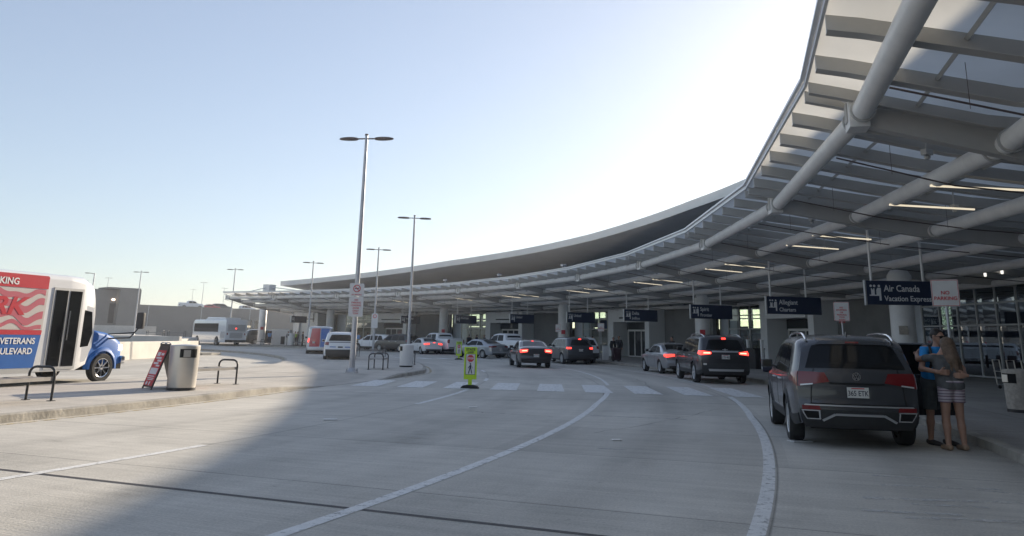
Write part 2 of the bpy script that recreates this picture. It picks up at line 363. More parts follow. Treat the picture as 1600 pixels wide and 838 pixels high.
k = MB(); vs = []; fs = []
for i in range(305):
    ph = -60 + 0.5 * i; vs += [P(75.5, ph, -0.01), P(75.51, ph, 0.13), P(75.54, ph, 0.15), P(75.68, ph, 0.15)]
    if i:
        a, b = 4 * (i - 1), 4 * i
        for q in range(3): fs.append((a + q, a + q + 1, b + q + 1, b + q))
k.add(vs, fs); tag(k.build('kerb', M_['kerb'], smooth=35), kind='structure')
# painted markings, each a sheet 4 mm above the road
lm = MB()
def laneA(ph): return 68.55 if ph < -10 else 68.55 + 0.9 * min(1, (ph + 10) / 18)
lm.sheet(lambda p: laneA(p) - 0.075, lambda p: laneA(p) + 0.075, -60, -6.55, 0.004, 0.5)
lm.sheet(lambda p: laneA(p) - 0.06, lambda p: laneA(p) + 0.06, -2.9, 22, 0.004, 0.5)
lm.sheet(lambda p: 72.1 + 0.05 * max(0, min(10, p + 12)) - 0.075, lambda p: 72.1 + 0.05 * max(0, min(10, p + 12)) + 0.075, -60, -6.6, 0.004, 0.5)
lm.sheet(72.62, 72.72, -2.7, 40, 0.004, 0.5)
tag(lm.build('lane_marking', M_['paint']), kind='structure')
ld = MB()
for a, b in ((-34, -30.5), (-26.0, -19.05), (-11.8, -6.6), (-1.9, -0.2), (5.4, 7.2), (10.5, 12.6)): ld.sheet(64.32, 64.46, a, b, 0.004, 0.5)
ld.sheet(56.0, 56.12, 5, 22, 0.004, 0.5)
tag(ld.build('lane_marking', M_['paint']), kind='structure')
cw = MB()
for i in range(9):
    r0 = 60.55 + 1.50 * i
    p0 = -6.35 - 0.03 * i; vs = [P(r0, p0, 0.008), P(r0 + 0.86, p0 - 0.02, 0.008), P(r0 + 0.70, -3.0, 0.008), P(r0 - 0.1, -2.95, 0.008)]
    cw.add(vs, [(0, 1, 2, 3)])
tag(cw.build('crosswalk', M_['paint']), kind='structure')
cw2 = MB()
for i in range(9): cw2.sheet(61.8 + 1.5 * i, 62.65 + 1.5 * i, 24.3, 26.6, 0.008, 1)
tag(cw2.build('crosswalk', M_['paint']), kind='structure')
yl = MB(); yl.sheet(lambda p: isl(p) + 0.16, lambda p: isl(p) + 0.27, -40, -8.5, 0.004, 0.5); yl.sheet(lambda p: isl(p) + 0.16, lambda p: isl(p) + 0.27, -1, 30, 0.004, 0.5)
tag(yl.build('kerb_line', M_['yellow']), kind='structure')
jt = MB(); jt.sheet(2, 75.4, -21.48, -21.42, 0.003, 1); jt.sheet(54, 75.4, -9.0, -8.98, 0.003, 1); jt.sheet(59.6, 75.4, 3.2, 3.22, 0.003, 1)
tag(jt.build('expansion_joint', M_['seal']), kind='structure')
# faint worn marks
fm = MB()
a, b = G(922, 649, .005), G(1072, 655, .005); fm.add([a, b, (b[0], b[1] - .15, .005), (a[0], a[1] - .15, .005)], [(0, 1, 2, 3)])
a, b = G(933, 700, .005), G(978, 702, .005); fm.add([a, b, (b[0], b[1] - .10, .005), (a[0], a[1] - .10, .005)], [(0, 1, 2, 3)])
for (x0, y0, x1, y1, w) in ((1360, 742, 1480, 748, .05), (1372, 756, 1560, 764, .06), (1345, 776, 1590, 784, .07), (1338, 795, 1500, 803, .06), (1400, 806, 1620, 815, .06), (1470, 760, 1600, 772, .04), (1420, 786, 1540, 792, .05)):
    a, b = G(x0, y0, .005), G(x1, y1, .005); fm.add([a, b, (b[0], b[1] - w * 1.8, .005), (a[0], a[1] - w * 1.8, .005)], [(0, 1, 2, 3)])
tag(fm.build('worn_marking', M_['faint']), kind='structure')
rp = MB()
for px, py, s_ in ((516, 656, .16), (739, 637, .12), (963, 688, .10), (1250, 690, .22)):
    c = G(px, py, .006); rp.box((c[0], c[1], .012), (s_ * 1.6, s_, .016), 0.2)
tag(rp.build('pavement_marker', M_['signw'], bevel=.004), kind='structure')

# wandering cracks sealed with tar
ck = MB(); rr_ = random.Random(3)
for (R0_, p0_, R1_, p1_) in ((61.0, -20.2, 66.0, -18.6), (69.2, -15.5, 71.6, -10.0), (66.0, -12.8, 68.2, -13.6), (70.2, -5.5, 70.9, 1.5), (62.5, 3.8, 66.5, 4.6)):
    n_ = 26; q_ = [0, 0]; vs = []
    for i in range(n_ + 1):
        f = i / n_; q_[0] += rr_.uniform(-.05, .05); q_[1] += rr_.uniform(-.05, .05); w_ = rr_.uniform(.004, .013)
        vs += [P(R0_ + (R1_ - R0_) * f + q_[0] - w_, p0_ + (p1_ - p0_) * f + q_[1] - w_ * .6, .0025), P(R0_ + (R1_ - R0_) * f + q_[0] + w_, p0_ + (p1_ - p0_) * f + q_[1] + w_ * .6, .0025)]
    ck.add(vs, [(2 * i, 2 * i + 1, 2 * i + 3, 2 * i + 2) for i in range(n_)])
tag(ck.build('sealed_crack', M_['seal']), kind='structure')

# ------------------------------------------------------------------ terminal: canopy over the kerb
def panel_mat():
    m = bpy.data.materials.new('translucent canopy panel'); m.use_nodes = True; n = m.node_tree; n.nodes.clear()
    d = n.nodes.new('ShaderNodeBsdfDiffuse'); t = n.nodes.new('ShaderNodeBsdfTranslucent'); mx = n.nodes.new('ShaderNodeMixShader'); o = n.nodes.new('ShaderNodeOutputMaterial')
    tc = n.nodes.new('ShaderNodeTexCoord'); no = n.nodes.new('ShaderNodeTexNoise'); no.inputs['Scale'].default_value = 0.5; no.inputs['Detail'].default_value = 6
    r = n.nodes.new('ShaderNodeValToRGB'); r.color_ramp.elements[0].color = (0.70, 0.70, 0.68, 1); r.color_ramp.elements[1].color = (0.84, 0.84, 0.82, 1); r.color_ramp.elements[0].position = .3; r.color_ramp.elements[1].position = .7
    n.links.new(tc.outputs['Object'], no.inputs['Vector']); n.links.new(no.outputs['Fac'], r.inputs[0]); n.links.new(r.outputs[0], d.inputs[0]); n.links.new(r.outputs[0], t.inputs[0])
    mx.inputs[0].default_value = 0.88; n.links.new(d.outputs[0], mx.inputs[1]); n.links.new(t.outputs[0], mx.inputs[2]); n.links.new(mx.outputs[0], o.inputs[0]); return m
M_['panel'] = panel_mat()
NODES = [-14.65 + 8.33 * i for i in range(-4, 10)]          # girder lines, -48 .. 60.3
PH_END = 66.3
def poly_edges(R, z, lo=-48.0, hi=PH_END, off=0.0):          # kinked line through the girder lines
    ps = [p for p in NODES if lo - .01 <= p <= hi] + [hi]
    return [PC(R, p + off, z) for p in ps]
ZC = ((73.0, 6.44), (73.9, 6.32), (76.3, 6.0), (78.6, 5.66), (81.2, 5.42), (83.9, 5.16), (88.4, 4.76))
def zc(R): return float(np.interp(R, [a for a, _ in ZC], [b for _, b in ZC]))       # underside of the roof sheet
def chordR(R, ph):                                          # radius of the kinked line at any angle
    ns = NODES + [PH_END]
    for a, b in zip(ns[:-1], ns[1:]):
        if a - 1e-6 <= ph <= b + 1e-6:
            half = RAD(b - a) / 2; return R * math.cos(half) / math.cos(RAD(ph - a) - half)
    return R
def zn(R, ph): return -.34 * min(1, max(0, (-5 - ph) / 9)) * min(1.3, max(0, (R - 73.3) / 2.4))      # the near bays hang a little lower
def PC(R, ph, z): return P(R + .5 * min(1, max(0, (-14.65 - ph) / 8.33)), ph, z + zn(R, ph))
canopy = thing('entrance_canopy', 'long curved white steel canopy of translucent panels and round tubes over the kerbside lanes', 'canopy')
mp = MB(); fa = MB(); sub = []
ns = NODES + [PH_END]
for a, b in zip(ns[:-1], ns[1:]):
    n = 6 if b - a > 7 else 4
    for i in range(n): sub.append((a + (b - a) * i / n, a + (b - a) * (i + 1) / n, i == 0))
vs = []; fs = []
for i, ph in enumerate([s[0] for s in sub] + [PH_END]):
    for R in (73.2, 73.75, 76.2, 78.6, 81.2, 83.9, 88.4):
        rr = chordR(R, ph); vs.append(PC(rr, ph, zc(R) + 0.02))
    for R in (73.2, 73.75, 76.2, 78.6, 81.2, 83.9, 88.4):
        rr = chordR(R, ph); vs.append(PC(rr, ph, zc(R) + 0.045))
for i in range(len(sub)):
    for q in range(6):
        a, b = 14 * i + q, 14 * (i + 1) + q; fs += [(a, a + 1, b + 1, b), (a + 7, b + 7, b + 8, a + 8)]
mp.add(vs, fs); mp.build('roof_panel', M_['panel'], canopy)
for a, b in zip(ns[:-1], ns[1:]):                           # folded edge trim, one length per bay
    A, B = Vector(PC(73.22, a, 0)), Vector(PC(73.22, b, 0)); d = (B - A).normalized(); nn = Vector((d.y, -d.x, 0)); L = (B - A).length
    T = Matrix.Translation(A) @ Matrix(((d.x, -nn.x, 0, 0), (d.y, -nn.y, 0, 0), (0, 0, 1, 0), (0, 0, 0, 1)))
    fa.prism([(0, 6.42), (L, 6.42), (L, 6.53), (0, 6.53)], 0.05, T=T @ Matrix.Translation((0, -0.03, 0)))
    fa.prism([(0, 6.54), (L, 6.54), (L, 6.60), (0, 6.60)], 0.09, T=T)
fa.build('edge_trim', M_['fascia'], canopy)
def radial_bar(ph, R0, R1, z0, z1, w, h, m_name, mb=None, flange=0.0):
    mb = mb or MB(); r0, r1 = chordR(R0, ph), chordR(R1, ph); a = RAD(ph); t = Vector((-math.sin(a), math.cos(a), 0)) * (w / 2); p0, p1 = Vector(PC(r0, ph, z0)), Vector(PC(r1, ph, z1)); H = Vector((0, 0, h))
    mb.add([p0 - t - H, p0 + t - H, p0 + t, p0 - t, p1 - t - H, p1 + t - H, p1 + t, p1 - t], [(0, 1, 2, 3), (5, 4, 7, 6), (0, 4, 5, 1), (3, 2, 6, 7), (0, 3, 7, 4), (1, 5, 6, 2)])
    if flange:
        t2 = t * flange; h1 = Vector((0, 0, h)); h2 = Vector((0, 0, h + .025))
        mb.add([p0 - t2 - h2, p0 + t2 - h2, p0 + t2 - h1, p0 - t2 - h1, p1 - t2 - h2, p1 + t2 - h2, p1 + t2 - h1, p1 - t2 - h1], [(0, 1, 2, 3), (5, 4, 7, 6), (0, 4, 5, 1), (3, 2, 6, 7), (0, 3, 7, 4), (1, 5, 6, 2)])
    return mb
def joist(ph, dp, w, fl):
    mb = MB(); rs = [73.25, 73.75, 76.2, 78.6, 81.2, 83.9, 88.2]
    for a, b in zip(rs[:-1], rs[1:]): radial_bar(ph, a, b, zc(a) + .005, zc(b) + .005, w, dp, '', mb, flange=fl)
    return mb.build('joist', M_['beam'], canopy)
for s in sub:                                               # joists between the panels
    if s[2]:
        for dd in (-.22, .22): joist(max(-47.9, s[0] + dd), .20, .07, 2.4)
    else: joist(s[0], .25, .08, 3.2)
for R in (75.1, 77.5, 80.0, 82.6, 86.0):                         # light purlins seen through the sheet
    mb = MB(); mb.tube(poly_edges(R, zc(R) - .05), 0.045, 4); mb.build('purlin', M_['steelg'], canopy)
TUBES = ((74.15, 5.90, .19), (76.5, 5.55, .19), (78.8, 5.13, .19), (81.4, 4.91, .18), (84.2, 4.66, .17), (87.2, 4.42, .15))
for R, z, r in TUBES:
    for a, b in zip(ns[:-1], ns[1:]):
        mb = MB(); mb.tube([PC(R, a, z), PC(R, b, z)], r, 18); mb.build('tube', M_['steelw'], canopy, smooth=40)
for p in ns:                                                # tapered radial girders and their end boxes
    mb = MB(); a = RAD(p); t = Vector((-math.sin(a), math.cos(a), 0)) * .12
    prof = [(73.9, 5.74, 6.10), (76.8, 5.24, 5.74), (78.6, 4.94, 5.44), (81.2, 4.66, 5.12), (84.0, 4.50, 4.92), (88.3, 4.30, 4.60)]
    vs = []; fs = []
    for R, zl, zh in prof:
        for sg, z in ((-1, zl), (1, zl), (1, zh), (-1, zh)): vs.append(Vector(PC(R, p, z)) + t * sg)
    for i in range(len(prof) - 1):
        for q in range(4): fs.append((4 * i + q, 4 * i + (q + 1) % 4, 4 * i + 4 + (q + 1) % 4, 4 * i + 4 + q))
    fs += [(0, 3, 2, 1), (20, 21, 22, 23)]; mb.add(vs, fs)
    for R, zl, zh in prof[:-1]: pass
    gd = mb.build('girder', M_['beam'], canopy)
    mb = MB(); mb.box(PC(74.1, p, 5.90), (.36, .50, .54), a); mb.tube([PC(73.5, p, 6.28), PC(73.8, p, 6.26), PC(74.0, p, 6.12)], .05, 8)
    mb.build('end_box', M_['steelw'], gd, bevel=.015)
    mb = MB(); mb.tube([PC(74.2, p + .35, 5.75), PC(75.6, p + .4, 5.72), PC(76.4, p + .35, 5.9)], .05, 8); mb.tube([PC(76.6, p + .35, 5.5), PC(78.0, p + .4, 5.46), PC(78.8, p + .35, 5.6)], .05, 8); mb.build('strut', M_['steelg'], gd)
COLS = [-33, -18.5] + [polar(*onR(px, 82.4)[:2])[1] for px in (1413, 1098, 880, 692, 514, 408)]
for i, p in enumerate(COLS):
    mb = MB(); c = PC(82.4, p, 0)
    mb.lathe([(.0, .15), (.55, .15), (.55, .30), (.50, .32), (.50, 4.6), (.34, 4.85), (0, 4.85)], 32, (c[0], c[1], 0))
    co = mb.build('column', M_['steelw'], canopy, smooth=40)
    to = math.atan2(-c[1], -c[0])
    mb = MB(); mb.box((c[0] + .52 * math.cos(to), c[1] + .52 * math.sin(to), 2.25), (.03, .36, .36), to); mb.build('notice', M_['beige'] if i == 2 else M_['red'], co, bevel=.004)
for p in (-20.4, -18.2, -12.0, -9.6, -3.7, -1.4, 4.8, 6.9, 13.0, 15.2, 21.4, 23.6, 29.8, 32.0, 38.2, 46.5):
    radial_bar(p, 76.35, 78.4, 5.40, 5.28, .05, .04, '').build('strip_light', M_['striplight'], canopy)
for p0 in ns[1:-1]:
    for dd in (2.0, 6.4):
        mb = MB(); mb.tube([PC(74.1, p0 + dd, 5.66), PC(76.4, p0 + dd, 5.27), PC(78.8, p0 + dd, 4.93), PC(84.2, p0 + dd, 4.48), PC(88, p0 + dd, 4.2)], .018, 6)
        for q in range(4): mb.tube([PC(75.2 + 3 * q, p0 + dd, zc(75.2 + 3 * q) - .75), PC(75.2 + 3 * q, p0 + dd, zc(75.2 + 3 * q))], .006, 4)
        mb.build('sprinkler_pipe', M_['lamphead'], canopy)
for p, nq in ((.5, 2), (12, 1), (24.6, 3), (33, 2)):
    for q in range(nq):
        mb = MB(); c = PC(86.2 + .15 * q, p + .95 * q, 4.66); mb.lathe([(0, 0), (.04, 0), (.055, .04), (.055, .2), (0, .2)], 12, c); mb.build('downlight', M_['downlight'], canopy)
for i, p0 in enumerate(ns[1:-1]):
    for dd, Rr_ in ((1.1, 75.6), (5.2, 77.8)):
        mb = MB(); c = PC(Rr_, p0 + dd, zc(Rr_) - .42); mb.tube([(c[0], c[1], c[2] + .08), (c[0], c[1], c[2] + .42)], .018, 6); mb.box(c, (.20, .13, .12), RAD(p0 + 40)); mb.lathe([(0, 0), (.05, .01), (.065, .06), (.02, .09), (0, .09)], 10, (c[0], c[1], c[2] - .15)); mb.build('loudspeaker', M_['steelg'], canopy)
for a, b in zip(ns[:-1], ns[1:]):                           # flange collars where the tubes meet the girders
    for R_, z_, r_ in TUBES[:3]:
        A, B = Vector(PC(R_, a, z_)), Vector(PC(R_, b, z_)); d = (B - A).normalized()
        for q in (A + d * .42, B - d * .42):
            mb = MB(); mb.tube([q - d * .03, q + d * .03], r_ + .035, 18); mb.build('tube_collar', M_['steelg'], canopy, smooth=40)
for px, py in ((778, 434), (880, 417), (692, 443)):
    c = onR(px, 74.2); mb = MB(); mb.box((c[0], c[1], 6.62), (.3, .3, .12)); mb.tube([(c[0], c[1], 6.66), (c[0], c[1], 6.95)], .06, 8); mb.box((c[0], c[1], 7.0), (.36, .24, .18), .6); mb.build('floodlight', M_['pole'], canopy, bevel=.02)
mb = MB(); c = PC(80.2, 65.4, 0); mb.box((c[0], c[1], 7.1), (1.3, 1.0, 1.6), RAD(65)); mb.tube([(c[0], c[1], 7.6), PC(80.2, 58, 6.5)], .06, 6); mb.tube([(c[0], c[1], 7.6), PC(76, 66, 6.5)], .06, 6); mb.build('mast_head', M_['steelw'], canopy)

# ------------------------------------------------------------------ terminal: upper roof, kerbside front, hall
term = thing('terminal_building', 'curved airport terminal with a sweeping dark roof and white doorway portals behind the canopy', 'terminal')
ZE = [(-60, 13.0), (-40, 12.9), (-15, 12.6), (0, 12.25), (12.6, 11.81), (17, 11.66), (22.4, 11.31), (28, 10.92), (35.6, 10.53), (44.9, 10.09), (55.9, 9.18), (65.2, 8.44)]
def ze(p): return float(np.interp(p, [a for a, _ in ZE], [b for _, b in ZE]))
rf = MB(); so = MB(); fsc = MB(); N_ = 126; v1 = []; v2 = []; v3 = []; f1 = []; f2 = []; f3 = []
for i in range(N_):
    p = -60 + 125.2 * i / (N_ - 1); z = ze(p); r0 = 82.0 if p > -8 else 82.0 - 0.05 * min(20, -8 - p)
    v1 += [P(r0 + .12, p, z), P(96, p, z + .9), P(126, p, z + .2), P(126, p, z - .9)]
    v2 += [P(r0 + .1, p, z - .56), P(90, p, z - 1.0), P(97, p, z - 1.7), P(126, p, z - .9)]
    v3 += [P(r0 + .12, p, z - .60), P(r0, p, z - .60), P(r0 - .06, p, z + .02), P(r0 + .14, p, z + .02)]
    if i:
        for q in range(3): a, b = 4 * (i - 1) + q, 4 * i + q; f1.append((a, b, b + 1, a + 1)); f2.append((a, a + 1, b + 1, b))
        for q in range(4): a, b = 4 * (i - 1), 4 * i; f3.append((a + q, a + (q + 1) % 4, b + (q + 1) % 4, b + q))
e = 4 * (N_ - 1); f3.append((e, e + 1, e + 2, e + 3))
f1.append((e, e + 1, e + 2, e + 3))
rf.add(v1, f1); so.add(v2, f2); fsc.add(v3, f3)
roof = rf.build('roof', M_['fascia'], term, smooth=30); so.build('soffit', M_['soffit'], roof, smooth=30); fsc.build('fascia', M_['fascia'], roof, smooth=30)
mb = MB(); z = 8.44; mb.add([P(82.1, 65.2, z), P(96, 65.2, z + .9), P(126, 65.2, z + .2), P(126, 65.2, z - .9), P(97, 65.2, z - 1.7), P(90, 65.2, z - 1.0), P(82.1, 65.2, z - .56)], [tuple(range(7))]); mb.build('gable_trim', M_['fascia'], roof)
for px in (1097, 1048, 996, 949, 905, 860, 816, 1150):
    c = onR(px, 82.4, 340); p = polar(c[0], c[1])[1]; mb = MB(); mb.tube([(c[0], c[1], ze(p)), (c[0], c[1], ze(p) + .75)], .012, 5); mb.build('lightning_rod', M_['alu'], roof)
mb = MB(); n_ = 74; vs = []
for i in range(n_):
    p = -45 + 110 * i / (n_ - 1); zt_ = ze(p) - 1.25; vs += [P(92, p, 4.5), P(92.3, p, 4.5), P(92.3, p, zt_), P(92, p, zt_)]
mb.add(vs, [(4 * i + q, 4 * i + (q + 1) % 4, 4 * i + 4 + (q + 1) % 4, 4 * i + 4 + q) for i in range(n_ - 1) for q in range(4)])
w = mb.build('clerestory', M_['doorglass'], term)
# hall behind the glass
mb = MB(); mb.sector(88.8, 118, -45, 65.4, 6.02, 6.15, 2.0); mb.build('ceiling', M_['int'], term)
BAYS = [-40.6, -27.0, -13.4, 13.9, 28.05, 41.45, 54.7, 64.3]
mb = MB(); mb.sector(118, 118.3, -45, 65.4, .15, 3.3, 2.0); mb.sector(118, 118.3, -45, 65.4, 5.75, 6.1, 2.0); mb.sector(118.02, 118.28, -45, 22.7, 3.3, 5.75, 2.0)
bw = mb.build('rear_wall', M_['int'], term)
mb = MB(); p = -45.0
while p < 65: mb.sector(117.9, 118.3, p, p + .22, 3.3, 5.75, 1); p += 1.3
mb.sector(117.86, 118.36, -45, 65.4, 4.55, 4.68, 2.0); mb.build('mullion', M_['dark'], bw)
mb = MB(); mb.sheet(118.15, 118.16, 0, .1, 4, 1); mb.v = []; mb.f = []; mb.m = []
mb.sector(118.14, 118.16, -45, 65.4, 3.3, 5.75, 2.0); mb.build('pane', M_['glassgreen'], bw)
# kerbside front
for i, pc in enumerate(BAYS):
    last = pc > 60; T = Matrix.Translation(P(88, pc, 0)) @ Matrix.Rotation(RAD(pc), 4, 'Z'); hw = 3.1 if not last else 2.0
    mb = MB()                                              # x: away from the road, y: towards the left as seen from the road
    mb.box((-.75, hw - .42, 2.3), (2.1, .84, 4.3), T=T); mb.box((-.75, -hw + .3, 2.3), (2.1, .6, 4.3), T=T)
    mb.box((-.75, .12, 3.85), (2.08, 2 * hw - 1.44, 1.19), T=T)
    if last: mb.box((-.6, 0, 1.7), (1.7, 2 * hw - 1.44, 3.1), T=T)
    po = mb.build('portal', M_['portal'], term, bevel=.02)
    mb = MB(); mb.box((-1.795, -.6, 3.62), (.03, 2 * hw - 2.4, .12), T=T); mb.build('reveal_strip', M_['dark'], po)
    if not last:
        mb = MB(); mb.box((-.2, .12, 2.9), (.06, 2 * hw - 1.5, .72), T=T); mb.build('transom_window', M_['doorglass'], po)
        mb = MB(); w_ = 2 * hw - 2.3; y0 = -.28
        for y in (-.5, -.25, 0, .25, .5): mb.box((-.45, y0 + y * w_, 1.32), (.12, .09, 2.34), T=T)
        mb.box((-.45, y0, 2.52), (.12, w_ + .09, .16), T=T); mb.box((-.45, y0, .2), (.12, w_ + .09, .1), T=T)
        dr = mb.build('sliding_door', M_['steelw'], po)
        mb = MB(); mb.box((-.43, y0, 1.32), (.03, w_, 2.3), T=T); mb.build('pane', M_['doorglass'], dr)
        mb = MB(); mb.box((-.1, .12, 1.4), (.05, 2 * hw - 1.5, 2.5), T=T); mb.build('side_light', M_['glass'], po)
    q0 = pc - math.degrees(hw / 88); q1 = pc + math.degrees(hw / 88)
    wl = 3.9 if pc not in (28.05,) else 4.4
    if last: wl = 1.0
    mb = MB(); mb.sector(88, 88.35, q0 - wl, q0 - .01, .15, 4.45, .8); mb.build('wall', M_['precast'], term)
    mb = MB(); mb.sector(88.9, 89.2, q0 - wl - 1.3, q0 - wl + .2, .15, 6.0, .8); mb.build('recess_wall', M_['soffit'], term)
    # glazed bay from this wall to the next portal
    nxt = BAYS[i - 1] if i else -46.0
    g0 = nxt + math.degrees(3.1 / 88) + .01; g1 = q0 - wl - 1.2
    if g1 - g0 > .5:
        fr = MB(); nm = max(2, int(round((g1 - g0) * 88 * math.pi / 180 / 1.45)))
        for k_ in range(nm + 1): p = g0 + (g1 - g0) * k_ / nm; fr.sector(88.16, 88.28, p - .03, p + .03, .25, 4.45, 1)
        for z in (.2, 2.6, 3.62, 4.40): fr.sector(88.17, 88.27, g0, g1, z, z + .08, .8)
        wf = fr.build('window', M_['alu'], term)
        pn = MB(); pn.sector(88.215, 88.225, g0, g1, .25, 4.42, .8); pn.build('pane', M_['glassrefl'] if g0 < 3 else M_['glass'], wf)
mb = MB(); mb.sector(88.4, 88.7, -46, 65.8, 4.46, 6.1, 1.0); mb.build('bulkhead', M_['dark'], term)
mb = MB(); mb.sector(88.0, 118, 65.4, 65.8, .15, 6.1, 1.0); mb.build('end_wall', M_['precast'], term)
for px0, px1, z0, z1, mt in ((938, 970, 2.75, 3.9, 'w_blue'), (906, 934, 2.9, 3.8, 'portal'), (1150, 1168, 2.2, 2.95, 'soffit'), (722, 775, 3.0, 3.6, 'w_blue'), (1172, 1200, 2.35, 2.8, 'portal')):
    a, b = polar(*onR(px1, 92)[:2])[1], polar(*onR(px0, 92)[:2])[1]
    mb = MB(); mb.sector(92, 92.12, a, b, z0, z1, .8); mb.build('display_board', M_[mt], term)
for a, b, h in ((-8, 5, 1.1), (15.4, 21, 1.15), (29.8, 35.5, 1.2), (43, 48, 1.1)):
    mb = MB(); mb.sector(96, 97, a, b, .16, h + .15, 1); mb.sector(100, 100.4, a - 2, b + 2, .16, 2.6, 1); mb.build('counter', M_['int'], term)

# ------------------------------------------------------------------ parking garage and the walls on the left
gar = thing('parking_garage', 'long grey concrete parking garage with a stair tower and cars on its roof deck', 'garage')
GA, GB = Vector((-150, 112.5, 0)), Vector((-46, 213.8, 0)); gd_ = (GB - GA).normalized(); gn = Vector((-gd_.y, gd_.x, 0))
def on_wall(px, off=0.0):
    kx = (px - 800) / F_PX * 1.015; A = GA - gn * off; t = (kx * A.y - A.x) / (gd_.x - kx * gd_.y); return t
TG = Matrix(((gd_.x, gn.x, 0, GA.x), (gd_.y, gn.y, 0, GA.y), (0, 0, 1, 0), (0, 0, 0, 1)))   # local x along the wall, y into the garage
LG = (GB - GA).length
cuts = sorted([(on_wall(140), on_wall(155), 4.3, 5.4), (on_wall(228), on_wall(243), 3.3, 5.2), (on_wall(386), on_wall(414), 1.0, 4.6), (on_wall(419), on_wall(431), 1.8, 4.6)])
mb = MB(); x = 0
for a, b, z0, z1 in cuts:
    mb.box(((x + a) / 2, .2, 3.65), (a - x, .4, 7.3), T=TG); mb.box(((a + b) / 2, .2, z0 / 2), (b - a, .4, z0), T=TG); mb.box(((a + b) / 2, .2, (z1 + 7.3) / 2), (b - a, .4, 7.3 - z1), T=TG); x = b
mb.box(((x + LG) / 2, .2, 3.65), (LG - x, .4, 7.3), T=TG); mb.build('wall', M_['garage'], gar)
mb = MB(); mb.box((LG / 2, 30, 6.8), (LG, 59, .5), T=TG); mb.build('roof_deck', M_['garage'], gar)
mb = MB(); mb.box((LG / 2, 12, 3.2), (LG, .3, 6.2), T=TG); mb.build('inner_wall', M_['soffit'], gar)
for a, b, z0, z1 in (cuts[1], cuts[3]):
    mb = MB(); mb.box(((a + b) / 2, 6, (z0 + z1) / 2), ((b - a) * .8, .2, .45), T=TG); mb.build('ceiling_light', M_['striplight'], gar)
t0, t1, t2 = on_wall(166), on_wall(206), on_wall(238)
mb = MB(); mb.box(((t0 + t1) / 2, 2.2, 5.1), (t1 - t0, 5, 10.2), T=TG); mb.box(((t1 + t2) / 2, 1.2, 5.2), (t2 - t1, 6.5, 10.4), T=TG); mb.box(((t1 + t2) / 2 - 1.2, 1.6, 10.55), (t2 - t1 + 2.4, 6.6, .3), T=TG)
tw = mb.build('stair_tower', M_['garage'], gar)
mb = MB(); mb.box((t1 - .7, -.36, 5.2), (1.1, .1, 4.2), T=TG); mb.build('stair_opening', M_['dark'], tw)
mb = MB(); mb.box((t1 - .65, -.45, 8.1), (.6, .12, .28), T=TG); mb.build('wall_lamp', M_['headlit'], tw)
for i in range(1, 12):
    mb = MB(); mb.box((i * LG / 12, -.02, 3.6), (.06, .05, 7.1), T=TG); mb.build('panel_joint', M_['soffit'], gar)
# low walls between the roads
def wall_run(name, pts, h, th, m, label, cat):
    mb = MB(); vs = []; fs = []; n = len(pts)
    for i, p in enumerate(pts):
        a = Vector(pts[max(0, i - 1)]); b = Vector(pts[min(n - 1, i + 1)]); d = (b - a).normalized(); nn = Vector((-d.y, d.x)) * th / 2
        z0 = p[2] if len(p) > 2 else 0
        for sg, z in ((-1.25, 0), (-1, h), (1, h), (1.25, 0)): vs.append((p[0] + nn.x * sg, p[1] + nn.y * sg, z0 + z))
    for i in range(n - 1):
        for q in range(3): fs.append((4 * i + q, 4 * i + q + 1, 4 * i + 5 + q, 4 * i + 4 + q))
    fs += [(0, 1, 2, 3), (4 * n - 1, 4 * n - 2, 4 * n - 3, 4 * n - 4)]; mb.add(vs, fs)
    o = mb.build(name, m, bevel=.03); tag(o, label, cat); return o
wall_run('concrete_barrier', [(-20.9, 30.0), (-21.15, 38), (-21.4, 45), (-21.8, 52), (-22.15, 57.6)], .98, .34, M_['barrier'], 'pale concrete barrier wall in the sun behind the shuttle bus and the red sandwich board', 'barrier')
wall_run('concrete_barrier', [(-95, 70), (-60, 66), (-40, 64.2), (-25.3, 62.6)], 1.22, .4, M_['barrier'], 'low concrete wall in shade behind the sunlit barrier', 'wall')
g = MB(); g.add([(-120, 72, 1.0), (-60, 66.3, 1.0), (-25.5, 63.0, 1.0), (-34.5, 90, 1.0), (-46, 108, 1.0), (-62, 138, 1.0), (-120, 138, 1.0), (-120, 72, -.02), (-60, 66.3, -.02), (-25.5, 63, -.02), (-34.5, 90, -.02), (-46, 108, -.02), (-62, 138, -.02), (-120, 138, -.02)],
          [(0, 1, 2, 3, 4, 5, 6)] + [(i, (i + 1) % 7, (i + 1) % 7 + 7, i + 7) for i in range(7)])
tag(g.build('raised_road', M_['barrier']), kind='structure')
wall_run('concrete_barrier', [(-120, 112, 1), (-90, 118, 1), (-62, 130, 1), (-58, 133, 1)], 1.35, .4, M_['barrier'], 'long low parapet wall at the foot of the parking garage', 'wall')
mb = MB(); n_ = 14; vs = [(-22.2 + 1.25 * math.cos(i / n_ * 2 * math.pi), 58.8 + 2.2 * math.sin(i / n_ * 2 * math.pi), z) for z in (0, .15) for i in range(n_)]
mb.add(vs, [(i, (i + 1) % n_, (i + 1) % n_ + n_, i + n_) for i in range(n_)] + [tuple(range(n_, 2 * n_))]); tag(mb.build('kerb', M_['kerb']), kind='structure')

